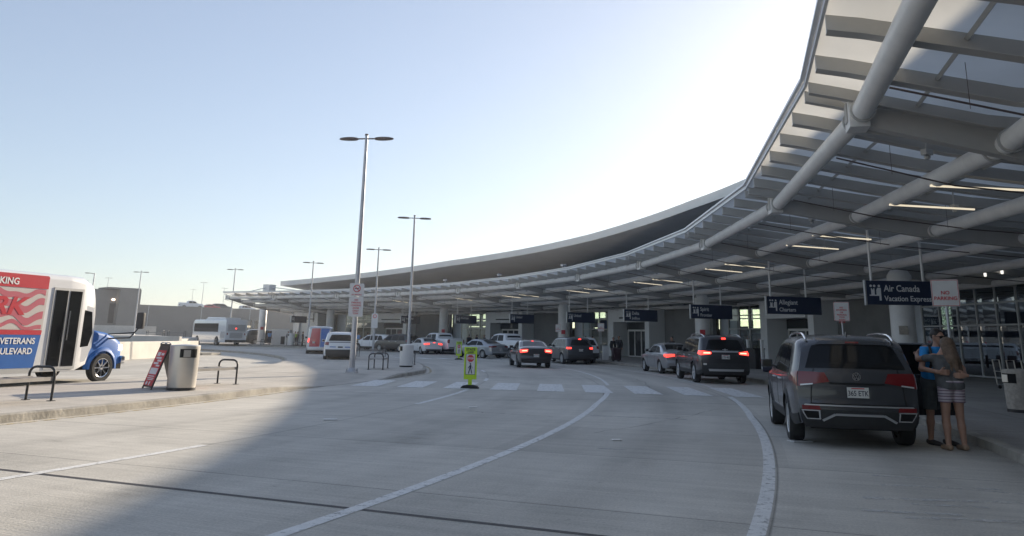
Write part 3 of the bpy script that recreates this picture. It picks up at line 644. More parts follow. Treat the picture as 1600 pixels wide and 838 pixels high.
# ------------------------------------------------------------------ lamp posts
def lamp_proto(label, loc, h):
    t = thing('street_lamp', label, 'street lamp', loc, 0, 'twin headed street lamps')
    mb = MB(); mb.tube([(0, 0, .02), (0, 0, h)], [.115, .06], 14); mb.build('pole', M_['pole'], t, smooth=40)
    mb = MB(); mb.box((0, 0, .03), (.42, .42, .05))
    for sx in (-1, 1):
        for sy in (-1, 1): mb.lathe([(0, 0), (.03, 0), (.03, .12), (0, .12)], 6, (sx * .16, sy * .16, .05))
    mb.lathe([(.2, .05), (.13, .2), (.115, .2)], 12); mb.build('base_plate', M_['pole'], t)
    mb = MB(); mb.tube([(-.42, 0, h - .14), (.42, 0, h - .14)], .03, 8); mb.lathe([(0, h), (.075, h), (.075, h + .06), (0, h + .08)], 10); mb.build('arm', M_['lamphead'], t)
    for sg in (-1, 1):
        mb = MB(); vs = []; fs = []; n = 18
        for zz, sc in ((-.05, .86), (-.02, 1), (.03, .95), (.055, .7)):
            for k_ in range(n):
                a = 2 * math.pi * k_ / n; vs.append((sg * (.74 + .42 * sc * math.cos(a)), .17 * sc * math.sin(a) * (1 - .25 * math.cos(a)), h - .14 + zz))
        for r_ in range(3):
            for k_ in range(n): fs.append((r_ * n + k_, r_ * n + (k_ + 1) % n, r_ * n + n + (k_ + 1) % n, r_ * n + n + k_))
        fs += [tuple(range(n)), tuple(range(3 * n, 4 * n))]; mb.add(vs, fs); mb.build('lamp_head', M_['lamphead'], t, smooth=40)
    return t
b = G(546, 583, .15); top = D(573, 212, b[1]); LH = top[2] - .15
lamp = lamp_proto('tallest twin headed street lamp, with a no smoking sign on its pole', (top[0], top[1], .15), LH); lamp.rotation_euler = (0, 0, RAD(-6))
def lamp_at(px, py, dep, z0, label, rz=0.0, s=None):
    tp = D(px, py, dep); c = copy_tree(lamp, None, (tp[0], tp[1], z0), rz, label); k_ = (tp[2] - z0) / LH; c.scale = (k_ if s is None else s, k_ if s is None else s, k_); return c
lamp_at(648, 338, 50, .15, 'twin headed street lamp rising behind the second litter bin and bench', RAD(10))
lamp_at(592, 388, 64, .15, 'twin headed street lamp on the island with a small white sign on its pole', RAD(15))
lamp_at(490, 409, 86, .0, 'twin headed street lamp standing just left of the red and blue van', RAD(22))
lamp_at(368, 420, 112, 0.9, 'twin headed street lamp rising above the distant white bus', RAD(5))
lamp_at(221, 424, 120, 1.0, 'twin headed street lamp in front of the garage stair tower', RAD(5))
for i, (px, py, dep, lb) in enumerate(((319, 441, 215, 'street lamp on the garage roof, right of the white pickup'), (302, 452, 225, 'short distant street lamp on the garage roof behind the white pickup'), (351, 450, 236, 'street lamp on the garage roof between the dark wagon and the canopy tip'),
                                     (170, 434, 190, 'street lamp at the left edge of the garage stair tower'), (133, 438, 200, 'small distant street lamp just right of the shuttle bus roof'), (100, 430, 185, 'distant street lamp tip showing above the shuttle bus roof'))):
    lamp_at(px, py, dep, 7.05, lb, RAD(20))
t = thing('street_lamp', 'single armed street lamp beside the shuttle bus roof', 'street lamp', (0, 0, 1.0))
tp = D(148, 427, 125); t.location = (tp[0], tp[1], 1.0); hh = tp[2] - 1.0
mb = MB(); mb.tube([(0, 0, 0), (0, 0, hh)], [.14, .08], 10); mb.build('pole', M_['pole'], t); mb = MB(); mb.tube([(0, 0, hh - .1), (-.8, 0, hh)], .05, 6); mb.box((-1.1, 0, hh), (.7, .3, .1)); mb.build('lamp_head', M_['lamphead'], t)

# ------------------------------------------------------------------ benches, bins, boards
M_['seat'] = mat('worn metal seat', (.26, .25, .24), .45, .5, var=.15, vscale=6)
def bench_proto(label, loc, rz):
    t = thing('bench', label, 'bench', loc, rz, 'black tube benches')        # long axis = local x
    mb = MB()
    for i in range(9): mb.box((0, -.24 + .06 * i, .452), (1.92, .042, .022))
    mb.box((0, -.285, .44), (1.96, .045, .075)); mb.box((0, .285, .44), (1.96, .045, .075)); mb.build('seat', M_['seat'], t)
    for sx in (-1, 1):
        mb = MB(); x = sx * .93; pts = [(x, -.31, .44), (x, -.31, .53)]
        for k_ in range(1, 6): a = math.pi - k_ * math.pi / 10; pts.append((x, -.31 + .16 + .16 * math.cos(a), .53 + .14 * math.sin(a)))
        pts += [(x, y, z) for (_, y, z) in [(0, -q[1], q[2]) for q in pts[::-1]]]
        mb.tube(pts, .026, 8); mb.build('armrest', M_['black'], t, smooth=50)
        for sy in (-1, 1):
            mb = MB(); mb.tube([(x, sy * .31, 0), (x, sy * .31, .46)], .026, 8); mb.box((x, sy * .31, .006), (.12, .12, .012)); mb.build('leg', M_['black'], t, smooth=50)
    return t
def tang(x, y): return RAD(polar(x, y)[1] + 90)
a = G(37, 625, .15); b_ = G(82, 627, .15); m = ((a[0] + b_[0]) / 2, (a[1] + b_[1]) / 2); rz = RAD(90 - 13)
bench = bench_proto('black bench nearest the camera, beside the shuttle bus door', (m[0] - .21, m[1] - .90, .15), rz)
a, b_ = G(338, 599, .15), G(370, 601, .15); m = ((a[0] + b_[0]) / 2, (a[1] + b_[1]) / 2); copy_tree(bench, None, (m[0] - .27, m[1] - .90, .15), RAD(90 - 17), 'black bench half hidden behind the stainless litter bin')
a, b_ = G(578, 578, .15), G(600, 578, .15); m = ((a[0] + b_[0]) / 2, (a[1] + b_[1]) / 2); copy_tree(bench, None, (m[0] - .1, m[1] + .95, .15), RAD(90 + 2), 'black bench on the shaded island right of the tallest lamp pole')
p_ = D(636, 572, 42.0); copy_tree(bench, None, (p_[0] - .1, p_[1] + 1.0, .15), RAD(100), 'black bench mostly hidden behind the pale litter bin')
p_ = D(580, 551, 57.0); copy_tree(bench, None, (p_[0], p_[1], .15), RAD(25), 'distant black bench at the foot of the island lamp with the small white sign')
for px, lb in ((402, 'black bench on the far pavement left of the canopy end column'), (466, 'black bench on the far pavement beside the small bin and seated travellers')):
    p_ = onR(px, 77.5); copy_tree(bench, None, (p_[0], p_[1], .15), RAD(polar(p_[0], p_[1])[1] + 90), lb)
for px, lb in ((243, 'left one of two tiny benches on the raised road below the garage'), (276, 'right one of two tiny benches on the raised road below the garage')):
    p_ = D(px, 521, 95); copy_tree(bench, None, (p_[0], p_[1], 1.0), 0.1, lb)
def bin_(loc, rz, m, label, hgt=1.08, r=.355, s=1.0):
    t = thing('litter_bin', label, 'litter bin', loc, rz, None, s)
    mb = MB(); mb.lathe([(0, .07), (r * .93, .07), (r * .94, .10), (r, hgt - .06), (r, hgt - .02), (r * .95, hgt), (0, hgt + .025)], 40); mb.build('body', m, t, smooth=40)
    mb = MB(); mb.lathe([(0, 0), (r * .95, 0), (r * .95, .07), (0, .07)], 32); mb.build('base_ring', M_['black'], t, smooth=40)
    mb = MB(); vs = []
    for k_ in range(9):
        a = RAD(-34 + 68 * k_ / 8); vs += [((r + .004) * math.cos(a), (r + .004) * math.sin(a), hgt - .30), ((r + .006) * math.cos(a), (r + .006) * math.sin(a), hgt - .09), ((r - .05) * math.cos(a), (r - .05) * math.sin(a), hgt - .09), ((r - .05) * math.cos(a), (r - .05) * math.sin(a), hgt - .30)]
    fs = []
    for k_ in range(8):
        for q in range(4): fs.append((4 * k_ + q, 4 * k_ + (q + 1) % 4, 4 * k_ + 4 + (q + 1) % 4, 4 * k_ + 4 + q))
    fs += [(0, 1, 2, 3), (32, 33, 34, 35)]; mb.add(vs, fs); op = mb.build('opening', M_['seam'], t)
    mb = MB(); mb.box((r + .014, -.05, hgt - .2), (.012, .17, .17)); mb.build('flap', M_['stainless'], op, bevel=.003)
    return t
p_ = G(274, 611, .15); bin_((p_[0], p_[1] + .33, .15), RAD(-52), M_['stainless'], 'round stainless steel litter bin beside the red sandwich board', 1.10, .365)
p_ = G(633, 574, .15); bin_((p_[0], p_[1] + .3, .15), RAD(205), M_['signw'], 'round pale grey litter bin on the island in front of the second lamp', 1.05, .33)
p_ = onR(455, 77.3); bin_((p_[0], p_[1], .15), RAD(215), M_['signw'], 'small pale litter bin on the far pavement near seated travellers', 1.5, .45)
p_ = G(1597, 646, .15); bin_((p_[0] + .25, p_[1] + .3, .15), RAD(190), M_['beige'], 'beige stone litter bin cut by the right edge of the view', .95, .36)

# red sandwich board
fb = Vector(G(228, 608, .15)); wd = Vector((.66, -.75, 0)).normalized(); nrm = Vector((wd.y, -wd.x, 0))    # nrm points towards the viewer side
if nrm.y > 0: nrm = -nrm
sb = thing('sandwich_board', 'red and white sandwich board leaning beside the stainless litter bin', 'sandwich board', (fb.x - nrm.x * .36, fb.y - nrm.y * .36, .15), math.atan2(wd.y, wd.x))
for sg in (1, -1):
    ln = math.atan2(.36, 1.12); T = (Matrix.Identity(4) if sg == 1 else Matrix.Rotation(math.pi, 4, 'Z')) @ Matrix.Translation((0, -.36, 0)) @ Matrix.Rotation(-ln, 4, 'X')
    mb = MB(); h_ = 1.18
    mb.prism([(-.36, .0), (-.30, .0), (-.30, .05), (.30, .05), (.30, 0), (.36, 0), (.36, h_ - .02), (.33, h_), (-.33, h_), (-.36, h_ - .02)], .03, T=T)
    fr = mb.build('frame', M_['black'], sb, bevel=.006)
    mb = MB(); mb.prism([(-.315, .09), (.315, .09), (.315, 1.0), (-.315, 1.0)], .004, T=T @ Matrix.Translation((0, -.006, 0)))
    po = mb.build('poster', M_['red'], fr)
    if sg == 1:
        mb = MB(); T2 = T @ Matrix.Translation((0, -.010, 0))
        for x, z, w_, hh in ((-.12, .90, .22, .10), (.16, .90, .20, .06), (-.02, .80, .40, .045), (.10, .73, .30, .05), (-.06, .66, .34, .05), (.12, .60, .26, .04), (0, .46, .52, .16), (0, .33, .42, .025), (0, .28, .46, .02), (0, .24, .40, .02)): mb.prism([(x - w_ / 2, z - hh / 2), (x + w_ / 2, z - hh / 2), (x + w_ / 2, z + hh / 2), (x - w_ / 2, z + hh / 2)], .003, T=T2)
        mb.prism([(-.14 + .06 * math.cos(a_ * .524), .15 + .05 * math.sin(a_ * .524)) for a_ in range(12)], .003, T=T2); mb.prism([(.03, .10), (.09, .10), (.12, .19), (.06, .2), (.02, .17)], .003, T=T2)
        mb.build('printing', M_['white'], po)
mb = MB(); T = Matrix.Translation((0, 0, 1.08))
for x in (-.16, .16): mb.tube([(x, -.08, .04), (x, -.03, .07), (x, .03, .07), (x, .08, .04)], .012, 6, T=T)
mb.build('hinge', M_['chrome'], sb)

# ------------------------------------------------------------------ signs
def ped_icon(mb, x, z, s, T, mi=0):
    mb.prism([(x + .09 * s * math.cos(a * .7854), z + 1.0 * s + .09 * s * math.sin(a * .7854)) for a in range(8)], .003, T=T, mi=mi)
    for poly in ([(-.10, .52), (.08, .52), (.10, .88), (-.06, .88)], [(-.10, .54), (.0, .54), (-.14, .0), (-.24, .02)], [(.0, .54), (.09, .54), (.22, .02), (.13, .0)], [(-.06, .86), (-.02, .78), (-.22, .52), (-.27, .56)], [(.06, .86), (.10, .80), (.27, .58), (.24, .53)]):
        mb.prism([(x + a * s, z + b * s) for a, b in poly], .003, T=T, mi=mi)
def crossing_sign(loc, rz, label, s=1.0):
    t = thing('crossing_sign', label, 'road sign', loc, rz, 'yellow green crossing signs', s)
    mb = MB(); mb.prism([(-.30, 0), (.30, 0), (.24, .07), (.10, .10), (-.10, .10), (-.24, .07)], .34, T=Matrix.Translation((0, -.17, 0))); mb.build('base', M_['rubber'], t, bevel=.015)
    mb = MB(); mb.box((0, 0, .18), (.12, .04, .22)); mb.build('stem', M_['lime'], t)
    mb = MB(); mb.prism([(-.205, .27), (.205, .27), (.205, 1.26), (.19, 1.275), (-.19, 1.275), (-.205, 1.26)], .03, T=Matrix.Translation((0, -.015, 0))); pn = mb.build('panel', M_['lime'], t, bevel=.008)
    for sg in (0, 1):
        T = Matrix.Rotation(math.pi * sg, 4, 'Z') @ Matrix.Translation((0, -.021, 0))
        mb = MB(); mb.prism([(-.15, .42), (.15, .42), (.15, 1.06), (-.15, 1.06)], .004, T=T); mb.build('face', M_['signw'], pn)
        T = T @ Matrix.Translation((0, -.004, 0))
        mb = MB(); mb.prism([(.115 * math.cos(RAD(22.5 + 45 * k_)), .92 + .115 * math.sin(RAD(22.5 + 45 * k_))) for k_ in range(8)], .004, T=T); mb.build('stop_octagon', M_['red'], pn)
        mb = MB(); add_text(mb, 'STOP', .082, (0, -.005, .892), .03, 'CENTER', T=T); mb.build('lettering', M_['white'], pn)
        mb = MB(); add_text(mb, 'STATE', .105, (0, -.002, 1.165), .03, 'CENTER', T=T); add_text(mb, 'LAW', .09, (0, -.002, 1.082), .03, 'CENTER', T=T); ped_icon(mb, 0, .45, .30, T)
        for x0, x1, z0, z1 in ((-.15, .15, 1.052, 1.062), (-.15, .15, .418, .428), (-.152, -.142, .42, 1.06), (.142, .152, .42, 1.06)): mb.prism([(x0, z0), (x1, z0), (x1, z1), (x0, z1)], .003, T=T)
        mb.box((-.045, -.001, .79), (.012, .003, .045), T=T); mb.build('symbol', M_['ink'], pn)
    return t
p_ = G(734, 607); crossing_sign((p_[0], p_[1], .006), RAD(-2), 'yellow green pedestrian crossing sign standing on the near crosswalk')
p_ = onR(717, 67.0, 553); crossing_sign((p_[0], p_[1], .006), RAD(8), 'smaller distant yellow green crossing sign left of the silver saloon')

SIGNS = [(1355, ('Air Canada', 'Vacation Express'), 'navy hanging sign reading Air Canada and Vacation Express, nearest of the row'),
         (1198, ('Allegiant', 'Charters'), 'navy hanging sign reading Allegiant and Charters'),
         (1079, ('Spirit', 'Frontier'), 'navy hanging sign above the dark SUV with lit brake lights'),
         (975, ('Delta', 'JetBlue'), 'navy hanging sign in front of the white portal with sliding doors'),
         (886, ('United', ''), 'navy hanging sign between the round column and the blue display board'),
         (797, ('United', ''), 'navy hanging sign above the far white pickup behind the silver saloon'),
         (712, ('American', ''), 'navy hanging sign above the pickup at the column, before a glazed bay'),
         (627, ('Southwest', ''), 'navy hanging sign by the portal behind the second lamp pole'),
         (456, ('', ''), 'dark hanging sign at the far left end under the canopy')]
for i, (px, tx, lb) in enumerate(SIGNS):
    c = onR(px, 77.9, 485); ph = polar(c[0], c[1])[1]
    t = thing('hanging_sign', lb, 'sign', (c[0], c[1], 2.98), RAD(ph), 'navy hanging signs under the canopy'); Ls = 2.72; Hs = .83
    mb = MB(); mb.box((Ls / 2, 0, Hs / 2), (Ls, .14, Hs)); pn = mb.build('panel', M_['navy'], t, bevel=.01)
    mb = MB(); mb.box((-.02, 0, Hs / 2), (.045, .17, Hs + .04)); mb.build('end_trim', M_['alu'], t)
    for x in (.22, Ls - .72):
        mb = MB(); top_z = 2.62 if x < 1 else 2.36; mb.tube([(x, 0, Hs), (x, 0, top_z)], .045, 10); mb.build('hanger', M_['steelw'], t, smooth=40)
    for sg in (0, 1):
        T = Matrix.Translation((Ls / 2, 0, 0)) @ Matrix.Rotation(math.pi * sg, 4, 'Z') @ Matrix.Translation((-Ls / 2, -.072, 0))
        for q, (sz, sx_, zz) in enumerate(((.32, .84, .46), (.262, .88, .13))):
            if tx[q]: mb = MB(); add_text(mb, tx[q], sz, (.60, -.002, zz), .014, T=T, sx=sx_); mb.build('lettering', M_['white'], pn)
        mb = MB(); mb.prism([(.10, .34), (.16, .34), (.16, .56), (.19, .56), (.22, .50), (.25, .56), (.28, .56), (.28, .34), (.34, .34), (.34, .50), (.38, .58), (.50, .58), (.50, .14), (.43, .14), (.43, .30), (.10, .30)], .003, T=T)
        for dx in (.16, .28, .44): mb.prism([(dx + .045 * math.cos(a * .7854), .645 + .045 * math.sin(a * .7854)) for a in range(8)], .003, T=T)
        mb.build('symbol', M_['white'], pn)

def board(mb, w_, h_, z, T=None, r=.03, y=0, th=.006):
    pts = []
    for cx, cz, a0 in ((w_ / 2 - r, h_ / 2 - r, 0), (-w_ / 2 + r, h_ / 2 - r, 90), (-w_ / 2 + r, -h_ / 2 + r, 180), (w_ / 2 - r, -h_ / 2 + r, 270)):
        for k_ in range(4): a = RAD(a0 + 30 * k_); pts.append((cx + r * math.cos(a), z + cz + r * math.sin(a)))
    mb.prism(pts, th, T=(T or Matrix.Identity(4)) @ Matrix.Translation((0, y, 0)))
def post_sign(loc, rz, z0, z1, w_, lines, label, sz, border=True, zt=None, post_r=.032, group=None):
    t = thing('parking_sign', label, 'sign', loc, rz, group)
    mb = MB(); mb.tube([(0, .03, 0), (0, .03, z1 - .03)], post_r, 8); mb.lathe([(0, 0), (.09, 0), (.09, .015), (0, .02)], 12, (0, .03, 0)); mb.build('post', M_['pole'], t)
    mb = MB(); board(mb, w_, z1 - z0, (z0 + z1) / 2, y=-.012); pn = mb.build('panel', M_['signw'], t)
    mb = MB(); zz = zt if zt else (z0 + z1) / 2 + sz * .35 * len(lines)
    for ln in lines: add_text(mb, ln, sz, (0, -.016, zz - sz), .02, 'CENTER'); zz -= sz * 1.12
    if border:
        w2, hh = w_ / 2 - .012, (z1 - z0) / 2 - .012; zc_ = (z0 + z1) / 2
        for x0, x1, a0, a1 in ((-w2, w2, zc_ + hh - .010, zc_ + hh), (-w2, w2, zc_ - hh, zc_ - hh + .010), (-w2, -w2 + .010, zc_ - hh, zc_ + hh), (w2 - .010, w2, zc_ - hh, zc_ + hh)): mb.prism([(x0, a0), (x1, a0), (x1, a1), (x0, a1)], .002, T=Matrix.Translation((0, -.0155, 0)))
    mb.build('lettering', M_['red'], pn); return t
dp = 18.6; a, b_ = D(1476, 437, dp), D(1476, 479, dp); c = D(1479, 479, dp)
post_sign((c[0], c[1], .15), RAD(-26), b_[2] - .15, a[2] - .15, .575, ['NO', 'PARKING'], 'white no parking sign with red letters on a post behind the hugging couple', .115)
dp = 28.5; a, b_ = D(1316, 472, dp), D(1316, 502, dp)
post_sign((b_[0], b_[1], .15), RAD(-20), b_[2] - .15, a[2] - .15, .52, ['NO', 'STOPPING', 'OR', 'PARKING', 'TOW', 'AWAY', 'ZONE'], 'white sign with small red lines of text on a post behind the grey SUV roof', .075)
dp = 62; a, b_ = D(939, 505, dp), D(939, 518, dp)
post_sign((b_[0], b_[1], .15), RAD(-10), b_[2] - .15, a[2] - .15, .5, ['NO', 'PARKING'], 'small white no parking sign on a post before the blue display board', .10)
dp = 68; a, b_ = D(872, 507, dp), D(872, 519, dp)
post_sign((b_[0], b_[1], .15), RAD(-5), b_[2] - .15, a[2] - .15, .45, ['NO', 'PARKING'], 'small white no parking sign beside the round column behind the black saloon', .09)
# signs fixed to lamp poles
t = thing('no_smoking_sign', 'white no smoking sign above a red lettered notice on the tallest lamp pole', 'sign', (lamp.location.x, lamp.location.y, 0), RAD(12))
d0 = lamp.location.y - .15
z = [D(555, y_, d0)[2] for y_ in (443, 463, 464, 495)]
mb = MB(); board(mb, .56, z[0] - z[1], (z[0] + z[1]) / 2, y=-.16); p1 = mb.build('panel', M_['signw'], t)
mb = MB(); board(mb, .56, z[2] - z[3], (z[2] + z[3]) / 2, y=-.16); p2 = mb.build('notice', M_['signw'], t)
mb = MB(); zc_ = (z[0] + z[1]) / 2 + .05
for k_ in range(24):
    a0, a1 = k_ * math.pi / 12, (k_ + 1) * math.pi / 12; mb.prism([(.115 * math.cos(a0), zc_ + .115 * math.sin(a0)), (.115 * math.cos(a1), zc_ + .115 * math.sin(a1)), (.145 * math.cos(a1), zc_ + .145 * math.sin(a1)), (.145 * math.cos(a0), zc_ + .145 * math.sin(a0))], .002, T=Matrix.Translation((0, -.165, 0)))
mb.box((0, -.1665, zc_), (.25, .002, .026), T=Matrix.Translation((0, 0, zc_)) @ Matrix.Rotation(RAD(45), 4, 'Y') @ Matrix.Translation((0, 0, -zc_))); add_text(mb, 'NO SMOKING', .062, (0, -.166, z[1] + .04), .02, 'CENTER'); mb.build('symbol', M_['red'], p1)
mb = MB(); mb.box((-.01, -.164, zc_), (.15, .002, .03)); mb.box((.075, -.164, zc_ + .03), (.02, .002, .05)); mb.build('cigarette', M_['ink'], p1)
mb = MB()
for q, ln in enumerate(('NO', 'PARKING', 'LOADING', 'ZONE', 'ONLY', 'TOW')): add_text(mb, ln, .088, (0, -.166, z[2] - .15 - .105 * q), .02, 'CENTER')
mb.build('lettering', M_['red'], p2)
l3 = [o for o in bpy.data.objects if o.get('label', '').startswith('twin headed street lamp on the island')][0]
t = thing('lamp_sign', 'small white sign with a red ring on the distant island lamp pole', 'sign', (l3.location.x, l3.location.y, 0), RAD(10)); z0, z1 = D(583, 513, 64)[2], D(583, 490, 64)[2]
mb = MB(); board(mb, .5, z1 - z0, (z0 + z1) / 2, y=-.16); p1 = mb.build('panel', M_['signw'], t)
mb = MB()
for k_ in range(16):
    a0, a1 = k_ * math.pi / 8, (k_ + 1) * math.pi / 8; zc_ = z1 - .22; mb.prism([(.10 * math.cos(a0), zc_ + .10 * math.sin(a0)), (.10 * math.cos(a1), zc_ + .10 * math.sin(a1)), (.15 * math.cos(a1), zc_ + .15 * math.sin(a1)), (.15 * math.cos(a0), zc_ + .15 * math.sin(a0))], .002, T=Matrix.Translation((0, -.165, 0)))
mb.build('symbol', M_['red'], p1)

# ------------------------------------------------------------------ kerbside furniture on the right
p_ = G(1178, 572, .15); c = onR(1178, 80.6, 560, .15)
t = thing('skycap_desk', 'black luggage desk between two pale metal posts right of the dark SUV', 'desk', c, RAD(polar(c[0], c[1])[1]))
mb = MB(); mb.box((.1, 0, .55), (.6, 1.1, 1.1)); mb.box((.05, 0, 1.13), (.75, 1.2, .06)); mb.build('cabinet', M_['black'], t, bevel=.02)
for y in (-.85, .85):
    mb = MB(); mb.box((.1, y, .8), (.14, .14, 1.6)); mb.box((.1, y, 1.62), (.18, .18, .05)); mb.build('post', M_['steelw'], t, bevel=.01)
c = onR(1199, 79.2, 560, .15)
t = thing('suitcase', 'dark suitcase lying on the pavement beside the black luggage desk', 'suitcase', c, RAD(70)); mb = MB(); mb.box((0, 0, .22), (.75, .5, .40)); mb.build('shell', M_['ink'], t, bevel=.05, smooth=40)
for x in (-.3, .3):
    mb = MB(); mb.tube([(x, -.24, .04), (x, -.2, .04)], .035, 10); mb.build('caster', M_['rubber'], t)
mb = MB(); mb.tube([(-.15, -.25, .3), (-.15, -.29, .3), (.15, -.29, .3), (.15, -.25, .3)], .014, 6); mb.build('handle', M_['chrome'], t)
def cart(loc, rz, label):
    t = thing('luggage_cart', label, 'luggage cart', loc, rz, 'nested luggage carts by the glass front')
    mb = MB(); mb.tube([(-.3, -.42, .15), (-.3, -.5, 1.02), (.3, -.5, 1.02), (.3, -.42, .15)], .022, 8); mb.tube([(-.3, -.49, .62), (.3, -.49, .62)], .015, 6); mb.build('handle_frame', M_['stainless'], t)
    mb = MB(); mb.tube([(-.3, -.42, .15), (-.22, .45, .15), (.22, .45, .15), (.3, -.42, .15)], .02, 8)
    for q in range(4): mb.tube([(-.28 + .02 * q, -.3 + .22 * q, .15), (.28 - .02 * q, -.3 + .22 * q, .15)], .012, 6)
    mb.build('platform', M_['alu'], t); mb = MB(); mb.tube([(-.28, -.3, .42), (-.24, .3, .42), (.24, .3, .42), (.28, -.3, .42)], .014, 6); mb.box((0, -.47, .85), (.5, .015, .2)); mb.build('basket', M_['black'], t)
    for x, y in ((-.26, -.36), (.26, -.36), (-.2, .38), (.2, .38)):
        mb = MB(); mb.lathe([(0, -.02), (.06, -.02), (.065, 0), (.06, .02), (0, .02)], 12, T=Matrix.Translation((x, y, .068)) @ Matrix.Rotation(math.pi / 2, 4, 'Y')); mb.build('wheel', M_['rubber'], t)
    return t
for i in range(7):
    c = P(83.4, -6.3 + .62 * i, .15)
    if i == 0: ct = cart(c, RAD(-100), 'silver luggage cart nested in the row by the glass front')
    else: copy_tree(ct, None, c, RAD(-100 + random.uniform(-3, 3)))

# ------------------------------------------------------------------ vehicles
KINDS = {
 'suv': dict(L=4.46, W=1.84, wb=2.68, ro=.90, wr=.345, k=.26, belt=((0, 1.10), (3.2, 1.02), (4.5, .92)), zb=.30,
    top=((0, 1.49), (.12, 1.545), (.4, 1.59), (1.3, 1.625), (2.1, 1.615), (2.55, 1.55), (3.35, 1.07), (4.1, .96), (4.36, .86), (4.46, .74)),
    rear=((.25, .16), (.36, .06), (.52, .0), (.64, .0), (.66, .03), (.9, .04), (1.1, .07), (1.2, .10), (1.5, .27), (1.7, .33)), front=((.2, .12), (.45, .0), (.7, .03), (1.0, .1)),
    win=[(.55, .85, 1.28, 1.18), (1.34, 1.24, 2.12, 2.07), (2.18, 2.13, 3.02, 2.55)], wz=(1.06, 1.52), ws=(2.62, 3.28), rwin='rear', rw=(1.15, 1.465, .89, .82)),
 'bigsuv': dict(L=5.15, W=1.98, wb=3.07, ro=1.12, wr=.39, k=.24, belt=((0, 1.18), (3.7, 1.12), (5.1, 1.02)), zb=.34,
    top=((0, 1.62), (.12, 1.70), (.4, 1.75), (1.5, 1.79), (2.5, 1.77), (3.0, 1.70), (3.8, 1.18), (4.75, 1.07), (5.05, .96), (5.15, .82)),
    rear=((.28, .14), (.42, .02), (.56, .0), (.74, .02), (1.0, .05), (1.2, .09), (1.3, .13), (1.62, .30), (1.8, .36)), front=((.2, .12), (.5, .0), (.8, .03), (1.1, .1)),
    win=[(.40, .62, 1.42, 1.30), (1.48, 1.36, 2.42, 2.36), (2.48, 2.42, 3.42, 2.98)], wz=(1.16, 1.66), ws=(3.08, 3.74), rwin='rear', rw=(1.26, 1.60, .84, .74)),
 'sedan': dict(L=4.88, W=1.85, wb=2.83, ro=1.05, wr=.335, k=.42, belt=((0, .98), (1.2, .97), (3.6, .92), (4.9, .80)), zb=.27,
    top=((0, .98), (.06, 1.05), (.2, 1.08), (.62, 1.09), (1.45, 1.39), (2.1, 1.46), (2.7, 1.42), (3.55, .98), (4.4, .86), (4.72, .78), (4.88, .66)),
    rear=((.2, .16), (.34, .05), (.5, .0), (.7, .03), (.95, .0), (1.1, .03)), front=((.2, .12), (.4, .0), (.6, .02), (1.0, .1)),
    win=[(.98, 1.35, 1.84, 1.80), (1.90, 1.86, 3.16, 2.60)], wz=(1.00, 1.36), ws=(2.76, 3.46), rwin='top', rw=(.72, 1.40)),
 'pickup': dict(L=5.85, W=2.03, wb=3.68, ro=1.22, wr=.40, k=.22, belt=((0, 1.34), (2.0, 1.30), (4.4, 1.22), (5.8, 1.12)), zb=.46,
    top=((0, 1.42), (.02, 1.44), (1.96, 1.44), (2.06, 1.82), (2.25, 1.93), (3.2, 1.96), (3.7, 1.90), (4.4, 1.34), (5.5, 1.22), (5.75, 1.12), (5.85, .98)),
    rear=((.4, .02), (.55, .0), (.68, .0), (.70, .10), (1.0, .10), (1.5, .12)), front=((.3, .1), (.5, .0), (.8, .0), (1.2, .08)),
    win=[(2.26, 2.34, 3.08, 3.06), (3.14, 3.12, 4.16, 3.74)], wz=(1.36, 1.84), ws=(3.78, 4.32), rwin='top', rw=(1.985, 2.05)),
 'van': dict(L=5.5, W=2.02, wb=3.4, ro=1.1, wr=.37, k=.10, belt=((0, 1.2), (5.5, 1.1)), zb=.36,
    top=((0, 2.06), (.05, 2.10), (.3, 2.14), (3.6, 2.14), (3.95, 2.05), (4.65, 1.22), (5.3, 1.08), (5.5, .86)),
    rear=((.3, .06), (.45, .0), (.62, .0), (.66, .05), (1.4, .06), (2.0, .10), (2.2, .12)), front=((.2, .1), (.5, .0), (1.0, .05), (1.3, .1)),
    win=[(3.15, 3.15, 4.2, 3.86)], wz=(1.24, 1.86), ws=(4.02, 4.56), rwin=None, rw=None)}

